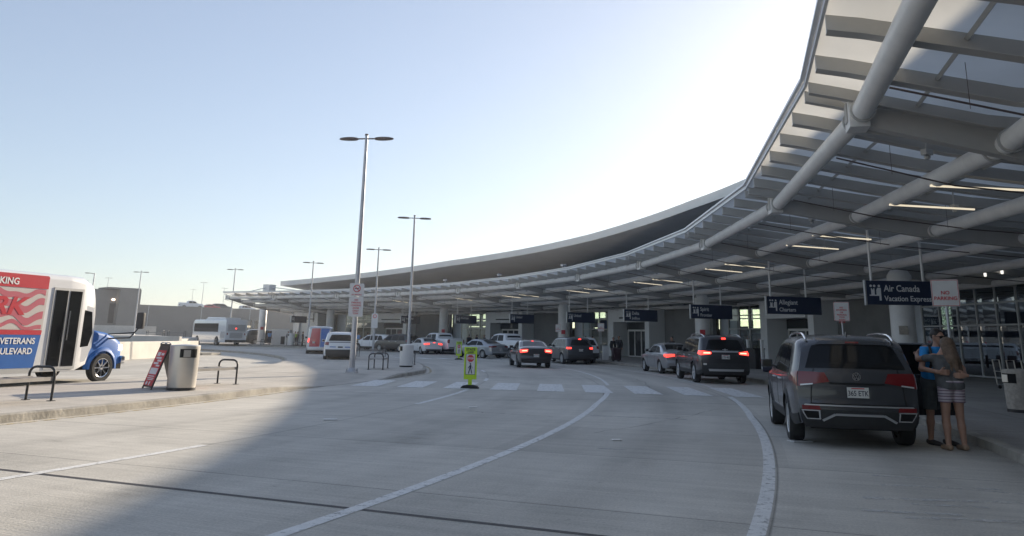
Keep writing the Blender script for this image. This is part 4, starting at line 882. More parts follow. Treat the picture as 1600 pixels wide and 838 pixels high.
def wheel_at(par, x, y, r, wdt, side, rim_m, spokes):
    Rm = Matrix.Translation((x, y, r)) @ Matrix.Rotation(-math.pi / 2 * side, 4, 'X')      # local z points outboard
    mb = MB(); h = wdt / 2
    mb.lathe([(r * .66, -h), (r * .93, -h), (r * .985, -h * .8), (r, -h * .45), (r, h * .45), (r * .985, h * .8), (r * .93, h), (r * .70, h * .98), (r * .66, h * .8), (r * .64, h * .2)], 36, T=Rm)
    ty = mb.build('wheel', M_['rubber'], par, smooth=40)
    mb = MB(); ri = r * .665
    mb.lathe([(ri, h * .9), (ri * .93, h * .82), (ri * .9, 0), (ri * .9, -h)], 32, T=Rm); mb.lathe([(0, h * .78), (ri * .2, h * .76), (ri * .24, h * .4)], 16, T=Rm)
    for s in range(spokes):
        a = 2 * math.pi * s / spokes; q = Rm @ Matrix.Rotation(a, 4, 'Z'); w0, w1 = ri * .09, ri * (.15 if spokes <= 6 else .085)
        mb.add([(ri * .15, -w0, h * .5), (ri * .93, -w1, h * .62), (ri * .93, w1, h * .62), (ri * .15, w0, h * .5), (ri * .15, -w0 * .8, h * .74), (ri * .93, -w1 * .7, h * .8), (ri * .93, w1 * .7, h * .8), (ri * .15, w0 * .8, h * .74)], [(4, 5, 6, 7), (0, 1, 5, 4), (3, 7, 6, 2), (1, 2, 6, 5)], T=q)
    mb.build('rim', rim_m, ty, smooth=40)
    mb = MB(); mb.lathe([(0, h * .1), (ri * .9, h * .1)], 24, T=Rm); mb.build('brake_disc', M_['clad'], ty)

class Car:
    def __init__(s, name, label, cat, loc, heading, kind, paint, scale=1.0, group=None, brake=False, rim='silver', spokes=10, cladding=False, zscale=1.0, wheel_detail=True, roof_rails=False, plate=None, lights=True, handles=True, **ov):
        K = dict(KINDS[kind]); K.update(ov); s.K = K; s.L, s.W = K['L'], K['W']; s.ro = K['ro']
        s.t = thing(name, label, cat, loc, RAD(90 - heading), group, scale); s.t.scale = (scale, scale, scale * zscale)
        s.ax = (K['ro'], K['ro'] + K['wb']); s.wr = K['wr']; s.ra = K['wr'] * 1.12
        us = np.unique(np.round(np.concatenate([np.linspace(0, .5, 12), np.linspace(.5, s.L - .5, 46), np.linspace(s.L - .5, s.L, 10)] + [c + s.ra * np.cos(np.linspace(0, np.pi, 19)) for c in s.ax]), 4)); us = us[(us >= 0) & (us <= s.L)]
        vs = np.concatenate([np.linspace(0, .8, 13), np.linspace(.84, 1, 7)]); ss = np.linspace(-1, 1, 15)
        mb = MB(); mi_g = {}
        for sg in (-1, 1): s._grid(mb, [[s.side_v(u, v, sg) for v in vs] for u in us])
        s._grid(mb, [[s.top(u, q) for q in ss] for u in us])
        s._grid(mb, [[s.rear(q, s.zb(0) + (s.zt(0) - s.zb(0)) * v, True) for q in ss] for v in vs])
        s._grid(mb, [[s.front(q, s.zb(s.L) + (s.zt(s.L) - s.zb(s.L)) * v) for q in ss] for v in vs])
        s.body = mb.build('body', paint, s.t, smooth=38, weld=True)
        mb = MB(); hw = s.W / 2 - .27
        mb.box((s.L / 2 - s.ro, 0, .48), (s.L - .5, 2 * hw, .44)); mb.box((s.L / 2 - s.ro, 0, K['zb'] + .3), (s.L - .9, s.W - .16, .2))
        for c in s.ax: mb.tube([(c - s.ro, -s.W / 2 + .2, s.wr), (c - s.ro, s.W / 2 - .2, s.wr)], .05, 6)
        mb.build('chassis', M_['seam'], s.t)
        for c in s.ax:
            for sg in (-1, 1): wheel_at(s.t, c - s.ro, sg * (s.W / 2 - .115), s.wr, .225, sg, M_[rim], spokes)
        s.glazing()
        if cladding: s.cladding()
        s.seams()
        if handles: s.handles()
        s.mirrors(paint)
        if lights: s.front_lights()
        if roof_rails:
            for sg in (-1, 1):
                mb = MB(); y = sg * (s.hw(1.2, s.zt(1.2)) - .02); us_ = np.linspace(.32, s.ws0 - .25, 12); pts = [(u - s.ro, y - sg * .02, s.zt(u) + .075 * min(1, min(i, 11 - i) / 1.5) - .005) for i, u in enumerate(us_)]; mb.tube(pts, .022, 8); mb.build('roof_rail', M_['chrome'], s.t, smooth=50)
    def _grid(s, mb, g):
        n, m = len(g), len(g[0]); mb.add([p for r in g for p in r], [(i * m + j, i * m + j + 1, (i + 1) * m + j + 1, (i + 1) * m + j) for i in range(n - 1) for j in range(m - 1)])
    def zt(s, u):
        xs = [a for a, _ in s.K['top']]; zs = [b for _, b in s.K['top']]; return float(np.mean(np.interp(np.clip(np.array([u - .045, u - .02, u, u + .02, u + .045]), 0, s.L), xs, zs)))
    def zb(s, u):
        z = s.K['zb'] + .05 * max(0, 1 - u / .3) + .02 * max(0, 1 - (s.L - u) / .4)
        for c in s.ax:
            d = abs(u - c)
            if d < s.ra: z = max(z, s.wr + math.sqrt(max(0, s.ra ** 2 - d * d)))
        return z
    def belt(s, u): return float(np.interp(u, [a for a, _ in s.K['belt']], [b for _, b in s.K['belt']]))
    def hw(s, u, z):
        w = s.W / 2
        if u < .5: w *= 1 - .085 * (1 - u / .5) ** 2.2
        e = s.L - u
        if e < .85: w *= 1 - .17 * (1 - e / .85) ** 2.2
        if z < .55: w -= .055 * ((.55 - z) / .3) ** 2
        b = s.belt(u); w -= .018 * ((z - .78) / .35) ** 2 if z < b else 0.018 * ((b - .78) / .35) ** 2
        if z > b - .06: w -= s.K['k'] * max(0, z - b + .06) * min(1, (z - b + .06) / .12 + .25)
        d = s.zt(u) - z
        if d < .11: q = 1 - max(0, d) / .11; w -= .07 * (1 - math.sqrt(max(0, 1 - q * q)))
        for c in s.ax:
            dd = math.hypot(u - c, z - s.wr); w += .014 * max(0, 1 - max(0, dd - s.ra) / .10) if dd >= s.ra - .02 else 0
        return w
    def xr(s, z): return float(np.interp(z, [a for a, _ in s.K['rear']], [b for _, b in s.K['rear']]))
    def xf(s, z): return float(np.interp(z, [a for a, _ in s.K['front']], [b for _, b in s.K['front']]))
    def xw(s, u, z): 
        fr, ff = max(0, 1 - u / .9) ** 1.5, max(0, 1 - (s.L - u) / .7) ** 1.5; return u + s.xr(z) * fr - s.xf(z) * ff - s.ro
    def side(s, u, z, sg): return np.array((s.xw(u, z), sg * s.hw(u, z), z))
    def side_v(s, u, v, sg): a, b = s.zb(u), s.zt(u); return s.side(u, a + (b - a) * v, sg)
    def top(s, u, q):
        z = s.zt(u); return np.array((s.xw(u, z) - (1 - q * q) * (.10 * max(0, 1 - u / .9) ** 1.5 - .16 * max(0, 1 - (s.L - u) / .7) ** 1.5), q * s.hw(u, z), z + .045 * (1 - q ** 4)))
    def rear(s, q, z, raw=False):
        z0, z1 = s.zb(0), s.zt(0); v = (z - z0) / (z1 - z0); return np.array((s.xw(0, z) - .10 * (1 - q * q), q * s.hw(0, z), z + .045 * (1 - q ** 4) * max(0, v) ** 4))
    def front(s, q, z): return np.array((s.xw(s.L, z) + .16 * (1 - q * q), q * s.hw(s.L, z), z + .045 * (1 - q ** 4) * max(0, (z - s.zb(s.L)) / (s.zt(s.L) - s.zb(s.L))) ** 4))
    def patch(s, mb, fn, quad, nx=6, ny=4, off=.006, ref=(0, 0, 1)):
        a, b, c, d = [np.array(q, float) for q in quad]; ref = np.array(ref, float); G_ = []; B_ = []
        for i in range(nx + 1):
            r_ = []; rb = []
            for j in range(ny + 1):
                f, h = i / nx, j / ny; p = (a * (1 - f) + b * f) * (1 - h) + (d * (1 - f) + c * f) * h; e = 1e-3
                X = fn(*p); n = np.cross(fn(p[0] + e, p[1]) - fn(p[0] - e, p[1]), fn(p[0], p[1] + e) - fn(p[0], p[1] - e)); n = n / (np.linalg.norm(n) + 1e-12)
                if n @ ref < 0: n = -n
                r_.append(X + n * off); rb.append(X - n * .012)
            G_.append(r_); B_.append(rb)
        s._grid(mb, G_); N, M2 = nx + 1, ny + 1
        ring = [(i, 0) for i in range(N)] + [(N - 1, j) for j in range(1, M2)] + [(i, M2 - 1) for i in range(N - 2, -1, -1)] + [(0, j) for j in range(M2 - 2, 0, -1)]
        n = len(ring); mb.add([G_[i][j] for i, j in ring] + [B_[i][j] for i, j in ring], [(k, (k + 1) % n, (k + 1) % n + n, k + n) for k in range(n)])
    def sp(s, name, m, quad, sg, nx=6, ny=4, off=.006, par=None):
        mb = MB(); s.patch(mb, lambda u, z: s.side(u, z, sg), quad, nx, ny, off, (0, sg, 0)); return mb.build(name, m, par or s.t, smooth=35)
    def rp(s, name, m, quads, nx=8, ny=3, off=.006, par=None):
        mb = MB()
        for q in quads: s.patch(mb, s.rear, q, max(nx, 8), max(ny, 4) if abs(q[2][1] - q[0][1]) > .1 else ny, off + .007, (-1, 0, 0.1))
        return mb.build(name, m, par or s.t, smooth=35)
    def glazing(s):
        K = s.K; z0, z1 = K['wz']; s.ws0 = K['ws'][0]
        for sg in (-1, 1):
            for ub0, ut0, ub1, ut1 in K['win']:
                s.sp('side_window', M_['tint'], [(ub0, z0), (ub1, z0), (ut1, min(z1, s.zt(ut1) - .10)), (ut0, min(z1, s.zt(ut0) - .10))], sg, 8, 6, .004)
        a, b = K['ws']; mb = MB(); s.patch(mb, s.top, [(b, -.88), (b, .88), (a, .86), (a, -.86)], 10, 6, .004, (0, 0, 1)); mb.build('windscreen', M_['tint'], s.t, smooth=35)
        if K['rwin'] == 'rear':
            a, b, c, d = K['rw']; s.rp('rear_window', M_['tint'], [[(-c, a), (c, a), (d, b), (-d, b)]], 10, 6, .006)
        elif K['rwin'] == 'top':
            a, b = K['rw']; mb = MB(); s.patch(mb, s.top, [(a, -.84), (a, .84), (b, .82), (b, -.82)], 10, 6, .005, (-.6, 0, 1)); mb.build('rear_window', M_['tint'], s.t, smooth=35)
    def cladding(s):
        for sg in (-1, 1):
            mb = MB(); us = np.unique(np.concatenate([np.linspace(.05, s.L - .1, 60)] + [c + s.ra * np.cos(np.linspace(0, np.pi, 19)) for c in s.ax])); g = []
            for u in us:
                zb = s.zb(u); nr = min(abs(u - c) for c in s.ax); dz = .075 if nr < s.ra + .06 else .15
                if nr < s.ra + .07 and nr > s.ra - .001: dz = .16
                g.append([s.side(u, zb, sg) + np.array((0, sg * .012, -.004)), s.side(u, zb + dz * .5, sg) + np.array((0, sg * .014, 0)), s.side(u, zb + dz, sg) + np.array((0, sg * .010, 0)), s.side(u, zb + dz + .004, sg)])
            s._grid(mb, g); mb.build('cladding', M_['clad'], s.t, smooth=35)
    def seams(s):
        K = s.K; w = .007; mb = MB()
        for sg in (-1, 1):
            f = lambda u, z, sg=sg: s.side(u, z, sg); ends = sorted(set([K['win'][-1][2] + .02] + [(a[2] + b[0]) / 2 for a, b in zip(K['win'][:-1], K['win'][1:])]))
            for u in ends: s.patch(mb, f, [(u - w, K['zb'] + .12), (u + w, K['zb'] + .12), (u + w, K['wz'][0] - .02), (u - w, K['wz'][0] - .02)], 1, 6, .002, (0, sg, 0))
        mb.build('door_seam', M_['seam'], s.body)
    def handles(s):
        K = s.K
        for sg in (-1, 1):
            for wn in K['win'][-2:]:
                u = wn[0] + .14 if wn is not K['win'][0] or len(K['win']) == 2 else wn[0] + .2
                if wn is K['win'][0] and len(K['win']) == 3: continue
                z = K['wz'][0] - .12; p = s.side(u, z, sg); mb = MB(); mb.tube([p + (0, sg * .0, 0), p + (.02, sg * .035, 0), p + (.17, sg * .035, .005), p + (.19, 0, .005)], .014, 6); mb.build('door_handle', M_['silver'], s.t, smooth=50)
    def mirrors(s, paint):
        K = s.K; u = K['win'][-1][2] - .12
        for sg in (-1, 1):
            p = s.side(u, K['wz'][0] + .05, sg); mb = MB(); mb.box((p[0] - .02, p[1] + sg * .14, p[2] + .04), (.12, .20, .15)); mb.box((p[0] + .02, p[1] + sg * .03, p[2]), (.06, .1, .04)); mr = mb.build('mirror', paint if K is not None else paint, s.t, bevel=.03, smooth=40)
            mb = MB(); mb.box((p[0] - .083, p[1] + sg * .14, p[2] + .045), (.006, .15, .11)); mb.build('mirror_glass', M_['tint'], mr)
    def front_lights(s):
        zl = s.zt(s.L - .25) - .14
        for q in (-1, 1):
            mb = MB(); s.patch(mb, s.front, [(q * .55, zl - .06), (q * .98, zl - .05), (q * .98, zl + .05), (q * .55, zl + .03)], 5, 2, .006, (1, 0, 0)); mb.build('headlight', M_['clearlens'], s.t)
        mb = MB(); s.patch(mb, s.front, [(-.5, zl - .22), (.5, zl - .22), (.52, zl + .02), (-.52, zl + .02)], 6, 3, .006, (1, 0, 0)); mb.build('grille', M_['clad'], s.t)
    def tail(s, z0, z1, s_in, lit=False, u_wrap=.22, zi0=None, zi1=None, hot=None, wz0=None, wz1=None):
        m = M_['brake'] if lit else M_['tail']; zi0 = z0 if zi0 is None else zi0; zi1 = z1 if zi1 is None else zi1
        for q in (-1, 1):
            o = s.rp('tail_light', m, [[(q * s_in, zi0), (q * .995, z0), (q * .995, z1), (q * s_in, zi1)]], 6, 4, .010)
            if u_wrap: s.sp('lens_wrap', m, [(.0, z0), (u_wrap, wz0 if wz0 else z0 + (z1 - z0) * .25), (u_wrap, wz1 if wz1 else z1), (0, z1)], q, 5, 3, .009, o)
            if hot: a, b, c, d = hot; s.rp('lamp_core', M_['brakehot'], [[(q * a, c), (q * b, c), (q * b, d), (q * a, d)]], 4, 1, .014, o)
    def plate(s, z, txt, w=.305, h=.152, q=0.0):
        p = s.rear(q, z); mb = MB(); mb.box((p[0] - .016, p[1], p[2]), (.012, w, h)); pl = mb.build('number_plate', M_['plate'], s.t, bevel=.004)
        mb = MB(); T = Matrix.Translation((p[0] - .024, p[1], p[2] - .045)) @ Matrix.Rotation(-math.pi / 2, 4, 'Z')
        add_text(mb, txt, .105, (0, 0, .0), .01, 'CENTER', T=T, sx=.78); mb.build('lettering', M_['ink'], pl)
        mb = MB(); mb.box((p[0] - .024, p[1], p[2] + .06), (.002, w * .6, .014)); mb.build('plate_band', M_['red'], pl)

# grey compact SUV at the kerb, its kerbside rear door open
rl, rr = Vector(G(1246, 689)), Vector(G(1414, 697)); base = (rl + rr) / 2
SC = 1.05
c1 = Car('parked_suv', 'dark grey compact SUV with an open kerbside door, nearest car at the right kerb', 'car', (base.x + .02, base.y + .08, 0), 12.5, 'suv', M_['p_grey'], SC, cladding=True, roof_rails=True, spokes=10)
c1.rp('tail_light', M_['tail'], [[(.46, .955), (.985, .885), (.985, 1.10), (.54, 1.085)]], 8, 5, .012); c1.rp('tail_light', M_['tail'], [[(-.46, .955), (-.985, .885), (-.985, 1.10), (-.54, 1.085)]], 8, 5, .012)
for q in (1, -1):
    c1.sp('tail_light_wrap', M_['tail'], [(0, .885), (.20, .95), (.26, 1.08), (0, 1.10)], q, 5, 4, .011)
    c1.rp('reversing_light', M_['clearlens'], [[(q * .74, .912), (q * .95, .893), (q * .95, .912), (q * .74, .93)]], 4, 1, .016)
    c1.rp('reflector', M_['tail'], [[(q * .64, .555), (q * .95, .555), (q * .95, .615), (q * .66, .615)]], 4, 1, .014)
    ex = c1.rp('exhaust_trim', M_['chrome'], [[(q * .66, .42), (q * .90, .42), (q * .965, .55), (q * .655, .55)]], 5, 3, .012)
    c1.rp('exhaust_outlet', M_['seam'], [[(q * .685, .438), (q * .885, .438), (q * .935, .533), (q * .682, .533)]], 5, 3, .018, ex)
c1.rp('lower_bumper', M_['clad'], [[(-.97, .30), (.97, .30), (.97, .56), (-.97, .56)]], 14, 4, .008)
c1.rp('trim_strip', M_['silver'], [[(-.92, .612), (.92, .612), (.90, .632), (-.90, .632)]], 14, 1, .012)
c1.rp('skid_plate', M_['silver'], [[(-.42, .488), (.42, .488), (.40, .515), (-.40, .515)], [(.40, .488), (.62, .395), (.64, .418), (.42, .515)], [(-.42, .515), (-.64, .418), (-.62, .395), (-.40, .488)]], 8, 2, .020)
c1.rp('tailgate_strip', M_['seam'], [[(-.46, .925), (.46, .925), (.46, .948), (-.46, .948)]], 12, 1, .006)
c1.rp('tailgate_seam', M_['seam'], [[(-.80, .635), (-.785, .635), (-.73, 1.14), (-.745, 1.14)], [(.785, .635), (.80, .635), (.745, 1.14), (.73, 1.14)], [(-.80, .635), (.80, .635), (.80, .643), (-.80, .643)]], 6, 4, .003)
c1.plate(.815, '365 ETK')
p = c1.rear(0, 1.045); mb = MB(); T = Matrix.Translation((p[0] - .012, 0, 1.045)) @ Matrix.Rotation(-math.pi / 2, 4, 'Z')
for k_ in range(24):
    a0, a1 = k_ * math.pi / 12, (k_ + 1) * math.pi / 12; mb.prism([(.052 * math.cos(a0), .052 * math.sin(a0)), (.052 * math.cos(a1), .052 * math.sin(a1)), (.060 * math.cos(a1), .060 * math.sin(a1)), (.060 * math.cos(a0), .060 * math.sin(a0))], .008, T=T)
for x0, z0, x1, z1 in ((-.027, .046, 0, .004), (.027, .046, 0, .004), (-.044, .028, -.022, -.046), (-.022, -.046, 0, -.006), (0, -.006, .022, -.046), (.022, -.046, .044, .028)):
    dx, dz = x1 - x0, z1 - z0; l = math.hypot(dx, dz); nx, nz = -dz / l * .0042, dx / l * .0042; mb.prism([(x0 - nx, z0 - nz), (x1 - nx, z1 - nz), (x1 + nx, z1 + nz), (x0 + nx, z0 + nz)], .008, T=T)
mb.build('emblem', M_['chrome'], c1.t)
mb = MB(); c1.patch(mb, c1.rear, [(-.74, 1.462), (.74, 1.462), (.72, 1.52), (-.72, 1.52)], 12, 3, .035, (-1, 0, .3)); c1.patch(mb, c1.top, [(.02, -.74), (.34, -.74), (.34, .74), (.02, .74)], 5, 10, .014, (0, 0, 1)); spo = mb.build('spoiler', M_['p_grey'], c1.t, smooth=35)
c1.rp('high_brake_light', M_['tail'], [[(-.14, 1.472), (.14, 1.472), (.14, 1.492), (-.14, 1.492)]], 4, 1, .042, spo)
mb = MB(); z = c1.zt(.55) + .04; mb.add([(-.40, -.012, z), (-.40, .012, z), (-.22, .02, z), (-.22, -.02, z), (-.41, 0, z + .075), (-.36, 0, z + .08)], [(0, 1, 4), (1, 2, 5, 4), (2, 3, 5), (3, 0, 4, 5), (0, 3, 2, 1)]); mb.build('roof_aerial', M_['p_grey'], c1.t)
mb = MB(); hx, hy = 2.05 - c1.ro, -c1.W / 2; T = Matrix.Translation((hx, hy, 0)) @ Matrix.Rotation(RAD(66), 4, 'Z')
mb.prism([(-.02, .36), (-1.0, .42), (-1.02, .95), (-.98, 1.06), (.0, 1.04)], .055, T=T @ Matrix.Translation((0, -.03, 0))); mb.tube([(-.0, 0, 1.03), (-.08, .09, 1.54), (-.72, .09, 1.55), (-.98, 0, 1.06)], .022, 8, T=T); od = mb.build('open_door', M_['p_grey'], c1.t, bevel=.006)
mb = MB(); mb.add([(-.02, .005, 1.04), (-.96, .005, 1.06), (-.72, .085, 1.53), (-.09, .085, 1.53)], [(0, 1, 2, 3)], T=T); mb.build('door_window', M_['tint'], od)
mb = MB(); mb.prism([(-.08, .5), (-.9, .52), (-.92, .98), (-.06, .98)], .03, T=T @ Matrix.Translation((0, .028, 0))); mb.build('door_lining', M_['clad'], od)

# charcoal large SUV, brake lamps lit
rl, rr = Vector(G(1092, 598)), Vector(G(1155, 599)); base = (rl + rr) / 2
c2 = Car('parked_suv', 'charcoal large SUV with lit brake lamps stopped at the kerb past the crosswalk', 'car', (base.x, base.y, 0), 0.5, 'bigsuv', M_['p_dark'], 1.03, roof_rails=True, spokes=6, cladding=True)
c2.tail(1.06, 1.22, .60, True, .30, 1.10, 1.17, (.64, .92, 1.115, 1.155))
c2.rp('trim_strip', M_['silver'], [[(-.58, 1.165), (.58, 1.165), (.58, 1.215), (-.58, 1.215)]], 12, 1, .012); c2.plate(1.0, 'LTB 482'); c2.rp('lower_bumper', M_['clad'], [[(-.97, .36), (.97, .36), (.97, .78), (-.97, .78)]], 12, 3, .008); c2.rp('skid_plate', M_['silver'], [[(-.72, .48), (.72, .48), (.74, .56), (-.74, .56)]], 12, 1, .018)
c2.rp('high_brake_light', M_['brake'], [[(-.11, 1.61), (.11, 1.61), (.11, 1.66), (-.11, 1.66)]], 4, 1, .02)
c2.rp('reflector', M_['clearlens'], [[(.80, .70), (.93, .70), (.93, .76), (.80, .76)]], 2, 1, .014)
mb = MB(); p = c2.rear(0, 1.27); mb.prism([(-.10, -.012), (-.035, -.012), (-.025, -.035), (.025, -.035), (.035, -.012), (.10, -.012), (.10, .012), (.035, .012), (.025, .035), (-.025, .035), (-.035, .012), (-.10, .012)], .01, T=Matrix.Translation((p[0] - .014, 0, 1.27)) @ Matrix.Rotation(-math.pi / 2, 4, 'Z')); mb.build('emblem', M_['silver'], c2.t)

rl = Vector(G(1037, 584)); c3 = Car('parked_car', 'silver saloon with a lit brake lamp at the kerb ahead of the charcoal SUV', 'car', (rl.x + .72, rl.y + .1, 0), -6, 'sedan', M_['p_silver'], 1.02, spokes=10)
c3.tail(.80, .95, .56, True, .26, .84, .93); c3.plate(.80, 'TGK 210'); c3.rp('lower_bumper', M_['clad'], [[(-.9, .30), (.9, .30), (.9, .40), (-.9, .40)]], 10, 1, .01); c3.rp('trim_strip', M_['chrome'], [[(-.6, .955), (.6, .955), (.6, .975), (-.6, .975)]], 8, 1, .01)
b_ = G(833, 574.5); c4 = Car('moving_car', 'black saloon with both brake lamps lit driving between the lanes', 'car', (b_[0], b_[1], 0), -7, 'sedan', M_['p_black'], 1.02, spokes=5, rim='p_slate', L=5.0, wb=3.0)
c4.tail(.80, .97, .56, True, .10, .84, .96, (.60, .93, .88, .92)); c4.plate(.66, 'XCR 775'); c4.rp('lower_bumper', M_['clad'], [[(-.9, .30), (.9, .30), (.9, .44), (-.9, .44)]], 10, 1, .01)
mb = MB(); c4.patch(mb, c4.top, [(1.38, -.10), (1.46, -.10), (1.46, .10), (1.38, .10)], 2, 3, .01, (0, 0, 1)); mb.build('high_brake_light', M_['brake'], c4.t)
b_ = G(890, 569); c5 = Car('moving_suv', 'slate grey SUV with lit brake lamps right of the black saloon', 'car', (b_[0] + .35, b_[1], 0), -16, 'bigsuv', M_['p_slate'], .96, spokes=6)
c5.tail(1.02, 1.14, .74, True, .2, 1.03, 1.13); c5.plate(.95, 'DKV 318'); c5.rp('high_brake_light', M_['brake'], [[(-.13, 1.60), (.13, 1.60), (.13, 1.66), (-.13, 1.66)]], 4, 1, .02); c5.rp('lower_bumper', M_['clad'], [[(-.96, .36), (.96, .36), (.96, .62), (-.96, .62)]], 10, 2, .008)
b_ = onR(908, 74.0); c6 = Car('parked_suv', 'white SUV half hidden behind the slate grey SUV', 'car', (b_[0], b_[1], 0), -19, 'bigsuv', M_['p_white'], .97, spokes=6)
c6.tail(1.02, 1.20, .80, False, .2); c6.rp('lower_bumper', M_['clad'], [[(-.97, .36), (.97, .36), (.97, .74), (-.97, .74)]], 10, 2, .008)
b_ = onR(768, 71.3); c7 = Car('moving_car', 'silver saloon crossing the lanes behind the near crossing sign', 'car', (b_[0], b_[1], 0), -42, 'sedan', M_['p_silver'], 1.0, spokes=10)
c7.tail(.84, .96, .50, False, .30, .87, .94); c7.plate(.70, 'BLP 604'); c7.rp('lower_bumper', M_['clad'], [[(-.9, .30), (.9, .30), (.9, .42), (-.9, .42)]], 10, 1, .01)
def pickup(px, R_, hd, lb, brake=False):
    b = onR(px, R_); c = Car('parked_pickup', lb, 'pickup', (b[0], b[1], 0), hd, 'pickup', M_['p_white'], 1.0, spokes=6)
    c.tail(1.02, 1.36, .86, brake, .12); c.rp('rear_bumper', M_['chrome'], [[(-.97, .50), (.97, .50), (.97, .68), (-.97, .68)]], 10, 2, .01); c.plate(.60, 'C412 078')
    mb = MB(); c.patch(mb, c.top, [(.10, -.86), (1.9, -.86), (1.9, .86), (.10, .86)], 6, 4, .004, (0, 0, 1)); mb.build('bed_cover', M_['clad'], c.t); return c
pickup(812, 74.4, -36, 'white pickup partly hidden behind the silver saloon and black saloon'); pickup(703, 74.3, -38, 'white pickup at the far kerb in front of a round column')
b_ = onR(672, 72.2); c8 = Car('moving_car', 'white saloon with lit brake lamps behind the litter bin, far lanes', 'car', (b_[0], b_[1], 0), -26, 'sedan', M_['p_white'], 1.0)
c8.tail(.84, .98, .52, True, .2, .87, .97); c8.rp('high_brake_light', M_['brake'], [[(-.14, .985), (.14, .985), (.14, 1.02), (-.14, 1.02)]], 3, 1, .02); c8.rp('lower_bumper', M_['clad'], [[(-.9, .30), (.9, .30), (.9, .46), (-.9, .46)]], 10, 1, .01)
b_ = onR(602, 74.2); c9 = Car('parked_suv', 'white SUV seen side on at the far kerb between two lamp poles', 'car', (b_[0], b_[1], 0), -66, 'suv', M_['p_white'], 1.05, cladding=True); c9.tail(.9, 1.08, .6, False)
b_ = onR(636, 74.0); c10 = Car('parked_suv', 'black SUV at the far kerb before a white portal', 'car', (b_[0], b_[1], 0), -50, 'bigsuv', M_['p_black'], 1.0); c10.tail(1.0, 1.2, .8, False)
# white patrol style SUV and red/blue van on the inner road
b_ = G(530, 565.5); c11 = Car('moving_suv', 'white SUV with a black lower bumper and roof rack behind the tallest lamp pole', 'car', (b_[0], b_[1], 0), -12, 'bigsuv', M_['p_white'], .97, roof_rails=True, spokes=5)
c11.tail(1.02, 1.20, .78, False, .24, 1.0, 1.18); c11.rp('lower_bumper', M_['clad'], [[(-.97, .36), (.97, .36), (.97, .76), (-.97, .76)]], 12, 3, .008); c11.rp('trim_strip', M_['p_slate'], [[(-.76, 1.16), (.76, 1.16), (.76, 1.20), (-.76, 1.20)]], 10, 1, .01)
c11.rp('plate_recess', M_['seam'], [[(-.16, .86), (.16, .86), (.16, .94), (-.16, .94)]], 4, 1, .01)
c11.rp('door_stripe', M_['w_blue'], [[(-.70, .88), (-.30, .88), (-.30, .93), (-.70, .93)], [(.30, .88), (.70, .88), (.70, .93), (.30, .93)]], 4, 1, .008)
mb = MB(); mb.tube([(.1, -.75, 1.80), (.1, .75, 1.80)], .03, 8); mb.tube([(.9, -.75, 1.82), (.9, .75, 1.82)], .03, 8); mb.build('roof_bar', M_['black'], c11.t)
b_ = onR(498, 57.3); vd = b_
c12 = Car('moving_van', 'van with one red and one blue rear door, left of the white SUV', 'van', (-14.5, 62.5, 0), -13, 'van', M_['p_silver'], 1.0, spokes=6)
c12.rp('rear_door', M_['p_red'], [[(.04, .68), (.86, .68), (.80, 2.0), (.03, 2.0)]], 6, 6, .012); c12.rp('rear_door', M_['p_blue'], [[(-.86, .68), (-.03, .68), (-.03, 2.0), (-.80, 2.0)]], 6, 6, .012)
c12.rp('tail_light', M_['brake'], [[(.90, 1.0), (.995, 1.0), (.995, 1.3), (.90, 1.3)]], 2, 3, .014); c12.rp('tail_light', M_['tail'], [[(-.995, 1.0), (-.90, 1.0), (-.90, 1.3), (-.995, 1.3)]], 2, 3, .014)
c12.plate(1.0, 'Z19 440', q=.45); c12.rp('rear_bumper', M_['silver'], [[(-.97, .45), (.97, .45), (.97, .62), (-.97, .62)]], 8, 2, .012)

# ------------------------------------------------------------------ shuttle bus in front, on the left
fw = Vector(G(150, 597)); hd = 18.0; hv = Vector((math.sin(RAD(hd)), math.cos(RAD(hd)), 0)); lv = Vector((-hv.y, hv.x, 0))
bs = thing('shuttle_bus', 'red, white and blue shuttle bus with a folding glass door, cut by the left edge', 'bus', (fw.x + lv.x * .98, fw.y + lv.y * .98, 0), RAD(90 - hd))
bs.scale = (1.06, 1.06, 1.06)
def T_side(y): return Matrix.Translation((0, y, 0))
# local: x forward, front axle at x = 0; y left; right side is y = -1.2
def shell(mb, secs, cap=True):
    n = len(secs[0]); vs = [p for s_ in secs for p in s_]; fs = []
    for i in range(len(secs) - 1):
        for q in range(n): fs.append((i * n + q, i * n + (q + 1) % n, (i + 1) * n + (q + 1) % n, (i + 1) * n + q))
    if cap: fs += [tuple(range(n))[::-1], tuple((len(secs) - 1) * n + q for q in range(n))]
    mb.add(vs, fs)
def rsec(x, w, z0, z1, r=.16, n=5, rb=.03):
    pts = []
    for cy, cz, a0, rr in ((w - r, z1 - r, 0, r), (-w + r, z1 - r, 90, r), (-w + rb, z0 + rb, 180, rb), (w - rb, z0 + rb, 270, rb)):
        for k_ in range(n): a = RAD(a0 + 90 * k_ / (n - 1)); pts.append((x, cy + rr * math.cos(a), cz + rr * math.sin(a)))
    return pts
mb = MB(); shell(mb, [rsec(-7.6, 1.2, .36, 2.98), rsec(-1.62, 1.2, .36, 2.98)]); body = mb.build('coach_body', M_['p_white'], bs, smooth=35)
mb = MB(); shell(mb, [rsec(-1.62, 1.2, .36, 2.98), rsec(-1.12, 1.19, .36, 2.97, .2), rsec(-.72, 1.15, .52, 2.86, .34), rsec(-.54, 1.06, .9, 2.62, .4), rsec(-.42, .98, 1.2, 2.30, .4)]); cab = mb.build('cab_cap', M_['p_white'], bs, smooth=40)
